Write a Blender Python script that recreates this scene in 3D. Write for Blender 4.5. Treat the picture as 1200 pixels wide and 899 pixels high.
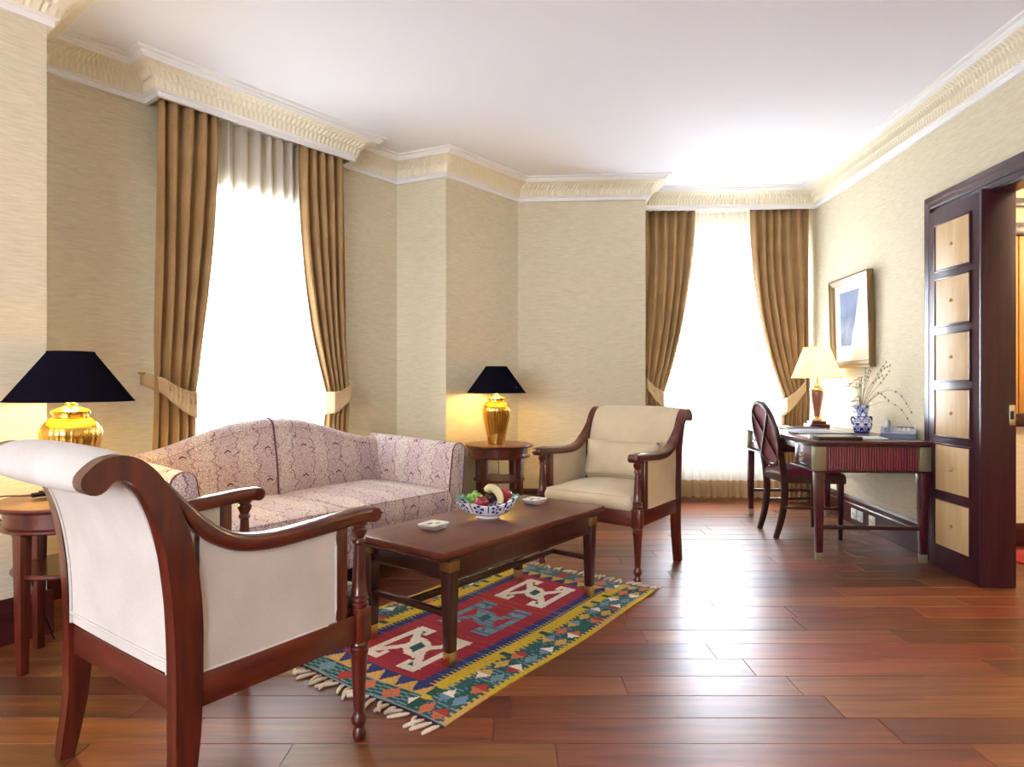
import bpy, bmesh, math, random
from mathutils import Vector, Matrix
from math import sin, cos, pi, radians as R, atan2, hypot, exp
random.seed(7)
for o in list(bpy.data.objects): bpy.data.objects.remove(o)
S = bpy.context.scene
COL = S.collection

# ---------------------------------------------------------------- camera
CAMZ = 1.10; FPX = 750.0
cam_d = bpy.data.cameras.new('camera'); cam = bpy.data.objects.new('camera', cam_d); COL.objects.link(cam)
cam.location = (0, 0, CAMZ); cam.rotation_euler = (R(90), 0, 0)
cam_d.sensor_width = 36.0; cam_d.lens = FPX * 36.0 / 1200.0; cam_d.clip_start = 0.05
S.camera = cam

# ---------------------------------------------------------------- room geometry constants
def unit(a): return (sin(R(a)), cos(R(a)))
PA = Vector((-2.345, 3.257, 0)); U = Vector((.6197, .7849, 0)); V = Vector((.7849, -.6197, 0))
def A(u, v, z=0.0): return PA + U * u + V * v + Vector((0, 0, z))
ROT_U = atan2(.7849, .6197)
def wall_x(y): return 2.39 + .06 * y
CEIL = 2.84; CORN = 2.67
F_C = Vector((-2.05, 2.82, 0)); FD = Vector((.588, .809, 0))
F_0 = F_C - FD * 5.2
A_0 = A(-.16, 0); A_1 = A(2.31, 0)
B_1 = Vector((-.504, 4.882, 0)); C_1 = Vector((.049, 5.554, 0)); D_1 = Vector((1.141, 5.47, 0))
E_0 = Vector((1.190, 6.25, 0)); E_1 = Vector((wall_x(6.155), 6.155, 0))
R_1 = Vector((wall_x(-3), -3, 0)); BK = Vector((F_0.x, -3, 0))

# ---------------------------------------------------------------- light and exposure
S.view_settings.view_transform = 'Standard'; S.view_settings.look = 'None'
S.view_settings.gamma = 1.0; S.view_settings.use_curve_mapping = False
S.view_settings.exposure = 1.0
W = bpy.data.worlds.new('world'); S.world = W; W.use_nodes = True
W.node_tree.nodes['Background'].inputs[0].default_value = (.80, .88, 1, 1)
W.node_tree.nodes['Background'].inputs[1].default_value = 2.0

def area_light(name, loc, direction, sx, sy, power, color):
    d = bpy.data.lights.new(name, 'AREA'); d.shape = 'RECTANGLE'; d.size = sx; d.size_y = sy
    d.energy = power; d.color = color
    o = bpy.data.objects.new(name, d); COL.objects.link(o); o.location = loc
    o.rotation_euler = Vector(direction).to_track_quat('-Z', 'Z').to_euler()
    return o
# daylight outside the two windows in view; two fill lights added behind the camera
area_light('daylight_window_1', A(1.09, -.55, 1.35), V, 1.5, 2.3, 190, (.72, .84, 1))
area_light('daylight_window_2', (2.02, 6.80, 1.45), (0, -1, 0), 1.6, 2.1, 520, (.62, .74, 1))
area_light('fill_light_3', (-2.7, -3.35, 1.55), (0, 1, 0), 3.8, 1.9, 165, (.86, .90, 1))
FN = Vector((.809, -.588, 0))
area_light('fill_light_4', F_C - FD * 3.6 - FN * .35 + Vector((0, 0, 1.5)), FN, 1.6, 1.9, 45, (.82, .90, 1))

# ---------------------------------------------------------------- materials
def srgb(r, g, b):
    f = lambda c: (c / 255 / 12.92) if c / 255 <= .04045 else ((c / 255 + .055) / 1.055) ** 2.4
    return (f(r), f(g), f(b), 1)
def newmat(name):
    m = bpy.data.materials.new(name); m.use_nodes = True
    nt = m.node_tree; b = nt.nodes['Principled BSDF']
    return m, nt, b
def N(nt, t, **kw):
    n = nt.nodes.new(t)
    for k, v in kw.items():
        if k.startswith('i_'):
            key = k[2:]; key = int(key) if key.isdigit() else key
            n.inputs[key].default_value = v
        else: setattr(n, k, v)
    return n
def ramp(nt, stops):
    r = nt.nodes.new('ShaderNodeValToRGB')
    while len(r.color_ramp.elements) < len(stops): r.color_ramp.elements.new(.5)
    for e, (p, c) in zip(r.color_ramp.elements, stops): e.position = p; e.color = c
    return r
def plain(name, col, rough=.5, metal=0.0, coat=0.0, bump=0, bscale=200, spec=.5, var=.15):
    m, nt, b = newmat(name)
    b.inputs['Base Color'].default_value = col; b.inputs['Roughness'].default_value = rough
    b.inputs['Metallic'].default_value = metal; b.inputs['Coat Weight'].default_value = coat
    b.inputs['Coat Roughness'].default_value = .08; b.inputs['Specular IOR Level'].default_value = spec
    tc = N(nt, 'ShaderNodeTexCoord'); n = N(nt, 'ShaderNodeTexNoise', i_Scale=bscale)
    nt.links.new(tc.outputs['Object'], n.inputs['Vector'])
    mx = N(nt, 'ShaderNodeMix', data_type='RGBA', blend_type='MULTIPLY'); mx.inputs[0].default_value = var
    mx.inputs[6].default_value = col
    nt.links.new(n.outputs['Fac'], mx.inputs[7]); nt.links.new(mx.outputs[2], b.inputs['Base Color'])
    if bump:
        bp = N(nt, 'ShaderNodeBump', i_Strength=bump, i_Distance=.002)
        nt.links.new(n.outputs['Fac'], bp.inputs['Height']); nt.links.new(bp.outputs[0], b.inputs['Normal'])
    return m
def wood(name, dark, light, stretch=(3, 40, 40), rough=.28, coat=.5, rnd=False):
    m, nt, b = newmat(name)
    tc = N(nt, 'ShaderNodeTexCoord'); mp = N(nt, 'ShaderNodeMapping'); mp.inputs['Scale'].default_value = stretch
    nt.links.new(tc.outputs['Object'], mp.inputs['Vector'])
    n = N(nt, 'ShaderNodeTexNoise', noise_dimensions='4D', i_Scale=1.0, i_Detail=5.0, i_Roughness=.6, i_Distortion=.4)
    nt.links.new(mp.outputs[0], n.inputs['Vector'])
    oi = N(nt, 'ShaderNodeObjectInfo')
    ml = N(nt, 'ShaderNodeMath', operation='MULTIPLY'); ml.inputs[1].default_value = 37.0
    nt.links.new(oi.outputs['Random'], ml.inputs[0]); nt.links.new(ml.outputs[0], n.inputs['W'])
    rp = ramp(nt, [(.3, dark), (.72, light)])
    nt.links.new(n.outputs['Fac'], rp.inputs[0])
    src = rp.outputs[0]
    if rnd:
        hs = N(nt, 'ShaderNodeHueSaturation')
        mr = N(nt, 'ShaderNodeMapRange'); mr.inputs[3].default_value = .62; mr.inputs[4].default_value = 1.45
        nt.links.new(oi.outputs['Random'], mr.inputs[0]); nt.links.new(mr.outputs[0], hs.inputs['Value'])
        m2 = N(nt, 'ShaderNodeMath', operation='MULTIPLY'); m2.inputs[1].default_value = 7.13
        fr = N(nt, 'ShaderNodeMath', operation='FRACT')
        nt.links.new(oi.outputs['Random'], m2.inputs[0]); nt.links.new(m2.outputs[0], fr.inputs[0])
        mh = N(nt, 'ShaderNodeMapRange'); mh.inputs[3].default_value = .488; mh.inputs[4].default_value = .515
        nt.links.new(fr.outputs[0], mh.inputs[0]); nt.links.new(mh.outputs[0], hs.inputs['Hue'])
        nt.links.new(src, hs.inputs['Color']); src = hs.outputs[0]
    nt.links.new(src, b.inputs['Base Color'])
    b.inputs['Roughness'].default_value = rough; b.inputs['Coat Weight'].default_value = coat; b.inputs['Coat Roughness'].default_value = .1
    bp = N(nt, 'ShaderNodeBump', i_Strength=.06, i_Distance=.002)
    nt.links.new(n.outputs['Fac'], bp.inputs['Height']); nt.links.new(bp.outputs[0], b.inputs['Normal'])
    return m
def fabric(name, c1, c2, scale=350, rough=.9, bump=.25):
    m, nt, b = newmat(name)
    tc = N(nt, 'ShaderNodeTexCoord')
    n = N(nt, 'ShaderNodeTexNoise', i_Scale=scale, i_Detail=2.0); nt.links.new(tc.outputs['Object'], n.inputs['Vector'])
    n2 = N(nt, 'ShaderNodeTexNoise', i_Scale=6.0, i_Detail=2.0); nt.links.new(tc.outputs['Object'], n2.inputs['Vector'])
    ad = N(nt, 'ShaderNodeMath', operation='ADD'); nt.links.new(n.outputs['Fac'], ad.inputs[0]); nt.links.new(n2.outputs['Fac'], ad.inputs[1])
    rp = ramp(nt, [(.35, c1), (.65, c2)])
    hv = N(nt, 'ShaderNodeMath', operation='MULTIPLY'); hv.inputs[1].default_value = .5
    nt.links.new(ad.outputs[0], hv.inputs[0]); nt.links.new(hv.outputs[0], rp.inputs[0]); nt.links.new(rp.outputs[0], b.inputs['Base Color'])
    b.inputs['Roughness'].default_value = rough; b.inputs['Specular IOR Level'].default_value = .2
    b.inputs['Sheen Weight'].default_value = .15
    bp = N(nt, 'ShaderNodeBump', i_Strength=bump, i_Distance=.001)
    nt.links.new(n.outputs['Fac'], bp.inputs['Height']); nt.links.new(bp.outputs[0], b.inputs['Normal'])
    return m
def wallpaper():
    m, nt, b = newmat('wallpaper')
    tc = N(nt, 'ShaderNodeTexCoord'); mp = N(nt, 'ShaderNodeMapping'); mp.inputs['Scale'].default_value = (14, 14, 160)
    nt.links.new(tc.outputs['Object'], mp.inputs['Vector'])
    n = N(nt, 'ShaderNodeTexNoise', i_Scale=1.0, i_Detail=4.0, i_Distortion=.6); nt.links.new(mp.outputs[0], n.inputs['Vector'])
    rp = ramp(nt, [(.3, srgb(208, 197, 168)), (.7, srgb(226, 216, 188))])
    nt.links.new(n.outputs['Fac'], rp.inputs[0]); nt.links.new(rp.outputs[0], b.inputs['Base Color'])
    b.inputs['Roughness'].default_value = .75; b.inputs['Specular IOR Level'].default_value = .25
    bp = N(nt, 'ShaderNodeBump', i_Strength=.35, i_Distance=.002)
    nt.links.new(n.outputs['Fac'], bp.inputs['Height']); nt.links.new(bp.outputs[0], b.inputs['Normal'])
    return m
def sofa_fabric(name, swap):
    # figured cloth: fine scrollwork, wandering vine lines and small dark sprigs
    m, nt, b = newmat(name)
    tc = N(nt, 'ShaderNodeTexCoord'); sx = N(nt, 'ShaderNodeSeparateXYZ'); nt.links.new(tc.outputs['Object'], sx.inputs[0])
    a_in = sx.outputs['Y'] if swap else sx.outputs['X']
    sm = N(nt, 'ShaderNodeMath', operation='ADD')      # height + depth: runs on over the seat edge
    nt.links.new(sx.outputs['Z'], sm.inputs[0])
    if not swap: nt.links.new(sx.outputs['Y'], sm.inputs[1])
    cb = N(nt, 'ShaderNodeCombineXYZ'); nt.links.new(a_in, cb.inputs[0]); nt.links.new(sm.outputs[0], cb.inputs[1])
    # scroll lines
    nz = N(nt, 'ShaderNodeTexNoise', i_Scale=30.0, i_Detail=1.0); nt.links.new(cb.outputs[0], nz.inputs['Vector'])
    mixv = N(nt, 'ShaderNodeMix', data_type='VECTOR'); mixv.inputs[0].default_value = .03
    nt.links.new(cb.outputs[0], mixv.inputs[4]); nt.links.new(nz.outputs['Color'], mixv.inputs[5])
    vo = N(nt, 'ShaderNodeTexVoronoi', feature='DISTANCE_TO_EDGE', i_Scale=88.0); nt.links.new(mixv.outputs[1], vo.inputs['Vector'])
    ln = ramp(nt, [(.04, (1, 1, 1, 1)), (.16, (0, 0, 0, 1))]); nt.links.new(vo.outputs['Distance'], ln.inputs[0])
    # background stripes lilac / cream
    st = N(nt, 'ShaderNodeMath', operation='SINE'); k = N(nt, 'ShaderNodeMath', operation='MULTIPLY'); k.inputs[1].default_value = 2 * pi / .24
    nt.links.new(a_in, k.inputs[0]); nt.links.new(k.outputs[0], st.inputs[0])
    bgm = N(nt, 'ShaderNodeMapRange'); bgm.inputs[1].default_value = -.6; bgm.inputs[2].default_value = .6
    nt.links.new(st.outputs[0], bgm.inputs[0])
    bg = N(nt, 'ShaderNodeMix', data_type='RGBA'); bg.inputs[6].default_value = srgb(206, 188, 186); bg.inputs[7].default_value = srgb(216, 204, 194)
    nt.links.new(bgm.outputs[0], bg.inputs[0])
    c1 = N(nt, 'ShaderNodeMix', data_type='RGBA'); c1.inputs[7].default_value = srgb(140, 104, 116)
    f1 = N(nt, 'ShaderNodeMath', operation='MULTIPLY'); f1.inputs[1].default_value = .78
    nt.links.new(ln.outputs[0], f1.inputs[0]); nt.links.new(f1.outputs[0], c1.inputs[0]); nt.links.new(bg.outputs[2], c1.inputs[6])
    # vines: vertical lines, wandering
    def wob(scale, amp):
        cm = N(nt, 'ShaderNodeCombineXYZ'); nt.links.new(sm.outputs[0], cm.inputs[1])
        hx = N(nt, 'ShaderNodeMath', operation='MULTIPLY'); hx.inputs[1].default_value = .35
        nt.links.new(a_in, hx.inputs[0]); nt.links.new(hx.outputs[0], cm.inputs[0])
        nn = N(nt, 'ShaderNodeTexNoise', i_Scale=scale, i_Detail=2.0); nt.links.new(cm.outputs[0], nn.inputs['Vector'])
        q = N(nt, 'ShaderNodeMath', operation='MULTIPLY_ADD'); q.inputs[1].default_value = amp; q.inputs[2].default_value = -amp / 2
        nt.links.new(nn.outputs['Fac'], q.inputs[0]); return q.outputs[0]
    ad = N(nt, 'ShaderNodeMath', operation='ADD'); nt.links.new(a_in, ad.inputs[0]); nt.links.new(wob(16, .16), ad.inputs[1])
    pp = N(nt, 'ShaderNodeMath', operation='PINGPONG'); pp.inputs[1].default_value = .06; nt.links.new(ad.outputs[0], pp.inputs[0])
    lt = N(nt, 'ShaderNodeMath', operation='LESS_THAN'); lt.inputs[1].default_value = .0035; nt.links.new(pp.outputs[0], lt.inputs[0])
    c2 = N(nt, 'ShaderNodeMix', data_type='RGBA'); c2.inputs[7].default_value = srgb(104, 58, 74)
    f2 = N(nt, 'ShaderNodeMath', operation='MULTIPLY'); f2.inputs[1].default_value = .7
    nt.links.new(lt.outputs[0], f2.inputs[0]); nt.links.new(f2.outputs[0], c2.inputs[0]); nt.links.new(c1.outputs[2], c2.inputs[6])
    # sprigs
    def cell(src, period, off):
        q = N(nt, 'ShaderNodeMath', operation='ADD'); q.inputs[1].default_value = off; nt.links.new(src, q.inputs[0])
        w = N(nt, 'ShaderNodeMath', operation='WRAP'); w.inputs[1].default_value = -period / 2; w.inputs[2].default_value = period / 2
        nt.links.new(q.outputs[0], w.inputs[0]); return w.outputs[0]
    cx = cell(a_in, .24, .05); cy = cell(sm.outputs[0], .21, .03)
    ax = N(nt, 'ShaderNodeMath', operation='ABSOLUTE'); nt.links.new(cx, ax.inputs[0])
    bend = N(nt, 'ShaderNodeMath', operation='MULTIPLY_ADD'); bend.inputs[1].default_value = .7; nt.links.new(ax.outputs[0], bend.inputs[0]); nt.links.new(cy, bend.inputs[2])
    ab = N(nt, 'ShaderNodeMath', operation='ABSOLUTE'); nt.links.new(bend.outputs[0], ab.inputs[0])
    l1 = N(nt, 'ShaderNodeMath', operation='LESS_THAN'); l1.inputs[1].default_value = .0045; nt.links.new(ab.outputs[0], l1.inputs[0])
    l2 = N(nt, 'ShaderNodeMath', operation='LESS_THAN'); l2.inputs[1].default_value = .018; nt.links.new(ax.outputs[0], l2.inputs[0])
    an = N(nt, 'ShaderNodeMath', operation='MULTIPLY'); nt.links.new(l1.outputs[0], an.inputs[0]); nt.links.new(l2.outputs[0], an.inputs[1])
    c3 = N(nt, 'ShaderNodeMix', data_type='RGBA'); c3.inputs[7].default_value = srgb(60, 30, 42)
    nt.links.new(an.outputs[0], c3.inputs[0]); nt.links.new(c2.outputs[2], c3.inputs[6])
    nt.links.new(c3.outputs[2], b.inputs['Base Color']); b.inputs['Roughness'].default_value = .85; b.inputs['Sheen Weight'].default_value = .2
    b.inputs['Specular IOR Level'].default_value = .25
    bp = N(nt, 'ShaderNodeBump', i_Strength=.2, i_Distance=.001); nt.links.new(ln.outputs[0], bp.inputs['Height']); nt.links.new(bp.outputs[0], b.inputs['Normal'])
    return m
def painted(name, rough=.5, coat=0.0, bump=0.0):
    m, nt, b = newmat(name)
    vc = N(nt, 'ShaderNodeVertexColor', layer_name='Col'); nt.links.new(vc.outputs[0], b.inputs['Base Color'])
    b.inputs['Roughness'].default_value = rough; b.inputs['Coat Weight'].default_value = coat
    if bump:
        tc = N(nt, 'ShaderNodeTexCoord'); n = N(nt, 'ShaderNodeTexNoise', i_Scale=260.0); nt.links.new(tc.outputs['Object'], n.inputs['Vector'])
        bp = N(nt, 'ShaderNodeBump', i_Strength=bump, i_Distance=.002); nt.links.new(n.outputs['Fac'], bp.inputs['Height']); nt.links.new(bp.outputs[0], b.inputs['Normal'])
    return m
def sheer_mat():
    m, nt, b = newmat('sheer_voile'); nt.nodes.remove(b); out = nt.nodes['Material Output']
    col = srgb(242, 237, 226)
    d = N(nt, 'ShaderNodeBsdfDiffuse'); d.inputs[0].default_value = col
    t = N(nt, 'ShaderNodeBsdfTranslucent'); t.inputs[0].default_value = col
    p = N(nt, 'ShaderNodeBsdfTransparent')
    m1 = N(nt, 'ShaderNodeMixShader', i_0=.62); nt.links.new(d.outputs[0], m1.inputs[1]); nt.links.new(t.outputs[0], m1.inputs[2])
    tc = N(nt, 'ShaderNodeTexCoord'); n = N(nt, 'ShaderNodeTexNoise', i_Scale=400.0); nt.links.new(tc.outputs['Object'], n.inputs['Vector'])
    mr = N(nt, 'ShaderNodeMapRange'); mr.inputs[3].default_value = .0; mr.inputs[4].default_value = .02; nt.links.new(n.outputs['Fac'], mr.inputs[0])
    m2 = N(nt, 'ShaderNodeMixShader'); nt.links.new(mr.outputs[0], m2.inputs[0]); nt.links.new(m1.outputs[0], m2.inputs[1]); nt.links.new(p.outputs[0], m2.inputs[2])
    nt.links.new(m2.outputs[0], out.inputs[0]); return m
def glass_mat(name='window_glass', tint=(1, 1, 1, 1), ior=1.45):
    m, nt, b = newmat(name); nt.nodes.remove(b); out = nt.nodes['Material Output']
    p = N(nt, 'ShaderNodeBsdfTransparent'); p.inputs[0].default_value = tint
    g = N(nt, 'ShaderNodeBsdfGlossy'); g.inputs['Roughness'].default_value = .02
    lw = N(nt, 'ShaderNodeLayerWeight', i_Blend=.5); pw = N(nt, 'ShaderNodeMath', operation='POWER'); pw.inputs[1].default_value = 4.0
    nt.links.new(lw.outputs['Facing'], pw.inputs[0])
    f = N(nt, 'ShaderNodeMath', operation='MULTIPLY_ADD'); f.inputs[1].default_value = .5 if ior > 1.3 else .22; f.inputs[2].default_value = .03
    nt.links.new(pw.outputs[0], f.inputs[0])
    mm = N(nt, 'ShaderNodeMixShader'); nt.links.new(f.outputs[0], mm.inputs[0]); nt.links.new(p.outputs[0], mm.inputs[1]); nt.links.new(g.outputs[0], mm.inputs[2])
    nt.links.new(mm.outputs[0], out.inputs[0]); return m
def shade_mat(name, col, trans):
    m, nt, b = newmat(name); nt.nodes.remove(b); out = nt.nodes['Material Output']
    d = N(nt, 'ShaderNodeBsdfDiffuse'); d.inputs[0].default_value = col
    t = N(nt, 'ShaderNodeBsdfTranslucent'); t.inputs[0].default_value = col
    tc = N(nt, 'ShaderNodeTexCoord'); n = N(nt, 'ShaderNodeTexNoise', i_Scale=300.0); nt.links.new(tc.outputs['Object'], n.inputs['Vector'])
    bp = N(nt, 'ShaderNodeBump', i_Strength=.2, i_Distance=.001); nt.links.new(n.outputs['Fac'], bp.inputs['Height']); nt.links.new(bp.outputs[0], d.inputs['Normal'])
    mm = N(nt, 'ShaderNodeMixShader', i_0=trans); nt.links.new(d.outputs[0], mm.inputs[1]); nt.links.new(t.outputs[0], mm.inputs[2])
    nt.links.new(mm.outputs[0], out.inputs[0]); return m
def emit(name, col, s):
    m, nt, b = newmat(name); b.inputs['Emission Color'].default_value = col; b.inputs['Emission Strength'].default_value = s
    b.inputs['Base Color'].default_value = col; return m

M = {}
M['paper'] = wallpaper()
M['ceiling'] = plain('ceiling_paint', srgb(240, 240, 246), .8, bscale=60, var=.02)
M['white'] = plain('white_paint', srgb(240, 239, 236), .45, var=.04)
M['cove'] = plain('cornice_cream', srgb(240, 232, 206), .5, var=.05)
M['plank'] = wood('merbau_plank', srgb(84, 38, 20), srgb(138, 74, 38), (2.2, 30, 30), .37, .0, rnd=True)
M['plank'].node_tree.nodes['Principled BSDF'].inputs['Specular IOR Level'].default_value = .75
M['joint'] = plain('floor_joint', srgb(40, 18, 12), .6)
M['mahog'] = wood('mahogany', srgb(46, 12, 8), srgb(116, 40, 23), (26, 26, 3.5), .28, .5)
M['mahog_h'] = wood('mahogany_rail', srgb(46, 12, 8), srgb(116, 40, 23), (26, 4, 26), .28, .5)
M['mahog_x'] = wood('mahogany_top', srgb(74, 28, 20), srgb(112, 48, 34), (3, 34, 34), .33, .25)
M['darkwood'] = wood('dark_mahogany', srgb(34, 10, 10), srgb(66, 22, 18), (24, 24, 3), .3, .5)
M['deskwood'] = wood('desk_rosewood', srgb(54, 14, 24), srgb(92, 30, 40), (30, 3, 30), .28, .6)
M['reed'] = wood('desk_reeded_rosewood', srgb(96, 18, 30), srgb(140, 36, 46), (60, 60, 3), .3, .5)
M['doorwood'] = wood('door_rosewood', srgb(40, 13, 26), srgb(70, 26, 40), (30, 30, 2.5), .36, .15)
M['base'] = wood('baseboard_wood', srgb(44, 12, 12), srgb(80, 24, 20), (4, 4, 40), .38, .2)
M['maple'] = wood('maple_inlay', srgb(206, 172, 122), srgb(228, 198, 150), (20, 20, 3), .5, .0)
M['honey'] = wood('honey_panel', srgb(196, 136, 66), srgb(226, 172, 98), (16, 16, 2), .35, .4)
M['ivory'] = fabric('ivory_linen', srgb(196, 188, 180), srgb(216, 208, 200))
M['tan_lit'] = fabric('tan_lit_linen', srgb(200, 182, 148), srgb(218, 200, 168))  # same linen as the near chair, tan cast of the light put into its colour
M['drape'] = fabric('drape_sateen', srgb(158, 124, 80), srgb(182, 148, 102), 220, .55, .08)
M['tie'] = fabric('tieback_sateen', srgb(196, 168, 124), srgb(212, 186, 144), 220, .6, .08)
M['hem'] = shade_mat('voile_hem', srgb(206, 180, 138), .35); M['sheer'] = sheer_mat(); M['glass'] = glass_mat(); M['picglass'] = glass_mat('picture_glass', ior=1.12)
M['sofa'] = sofa_fabric('sofa_brocade', False); M['sofa_arm'] = sofa_fabric('sofa_brocade_arm', True)
M['welt'] = fabric('sofa_welt', srgb(92, 54, 66), srgb(120, 80, 88))
M['gold'] = plain('gold_lustre', (.95, .60, .13, 1), .13, 1.0, bscale=20)
M['brass'] = plain('brass', (.72, .52, .22, 1), .28, 1.0)
M['champ'] = plain('champagne_metal', srgb(150, 142, 112), .42, .4)
M['bronze'] = plain('aged_bronze', srgb(136, 100, 58), .4, .6)
M['chrome'] = plain('chrome', (.8, .8, .82, 1), .15, 1.0)
M['blackshade'] = shade_mat('black_shade_cloth', srgb(22, 20, 30), .05)
M['goldlining'] = plain('gold_lining', (.85, .62, .2, 1), .4, .6)
M['creamshade'] = shade_mat('cream_shade_cloth', srgb(246, 226, 178), .6)
M['bulb'] = emit('bulb_glow', (1, .72, .36, 1), 7.0)
M['burg'] = fabric('burgundy_leather', srgb(104, 26, 44), srgb(128, 40, 58), 120, .5, .1)
M['rug'] = painted('kilim_weave', .95, 0, .5)
M['china'] = painted('blue_white_china', .18, .6)
M['china_w'] = plain('white_china', srgb(240, 240, 246), .15, coat=.6)
M['tassel'] = fabric('wool_tassel', srgb(196, 176, 150), srgb(228, 214, 196), 300)
M['plastic_w'] = plain('white_plastic', srgb(236, 234, 230), .35)
M['black'] = plain('black_plastic', srgb(16, 15, 18), .45)
M['phone'] = plain('grey_blue_plastic', srgb(170, 178, 196), .35)
M['phone_d'] = plain('slate_plastic', srgb(70, 78, 110), .4)
M['leather'] = plain('dark_leather', srgb(40, 22, 28), .35, coat=.2, bump=.2)
M['folder'] = plain('slate_blue_card', srgb(120, 124, 146), .5)
M['page'] = plain('paper_sheet', srgb(238, 236, 232), .7)
M['ink'] = plain('printed_ink', srgb(110, 84, 96), .6)
M['inkg'] = plain('printed_olive', srgb(150, 146, 104), .6)
M['banana'] = plain('banana_skin', srgb(232, 224, 168), .45)
M['apple'] = plain('red_apple_skin', srgb(150, 22, 44), .22, coat=.4, bscale=30)
M['plum'] = plain('plum_skin', srgb(52, 16, 30), .3, coat=.2)
M['grape'] = plain('green_grape_skin', srgb(140, 190, 70), .25, coat=.3)
M['stem'] = plain('dry_stem', srgb(142, 126, 92), .8)
M['stemg'] = plain('dry_grass_green', srgb(140, 140, 104), .8)
M['petal'] = plain('pale_petals', srgb(232, 226, 218), .7)
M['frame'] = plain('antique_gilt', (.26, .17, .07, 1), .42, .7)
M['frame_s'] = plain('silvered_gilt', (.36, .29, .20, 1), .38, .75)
M['redrug'] = fabric('red_wool', srgb(150, 24, 22), srgb(190, 40, 34), 60)
M['film'] = shade_mat('green_film', srgb(150, 190, 170), .5)

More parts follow.
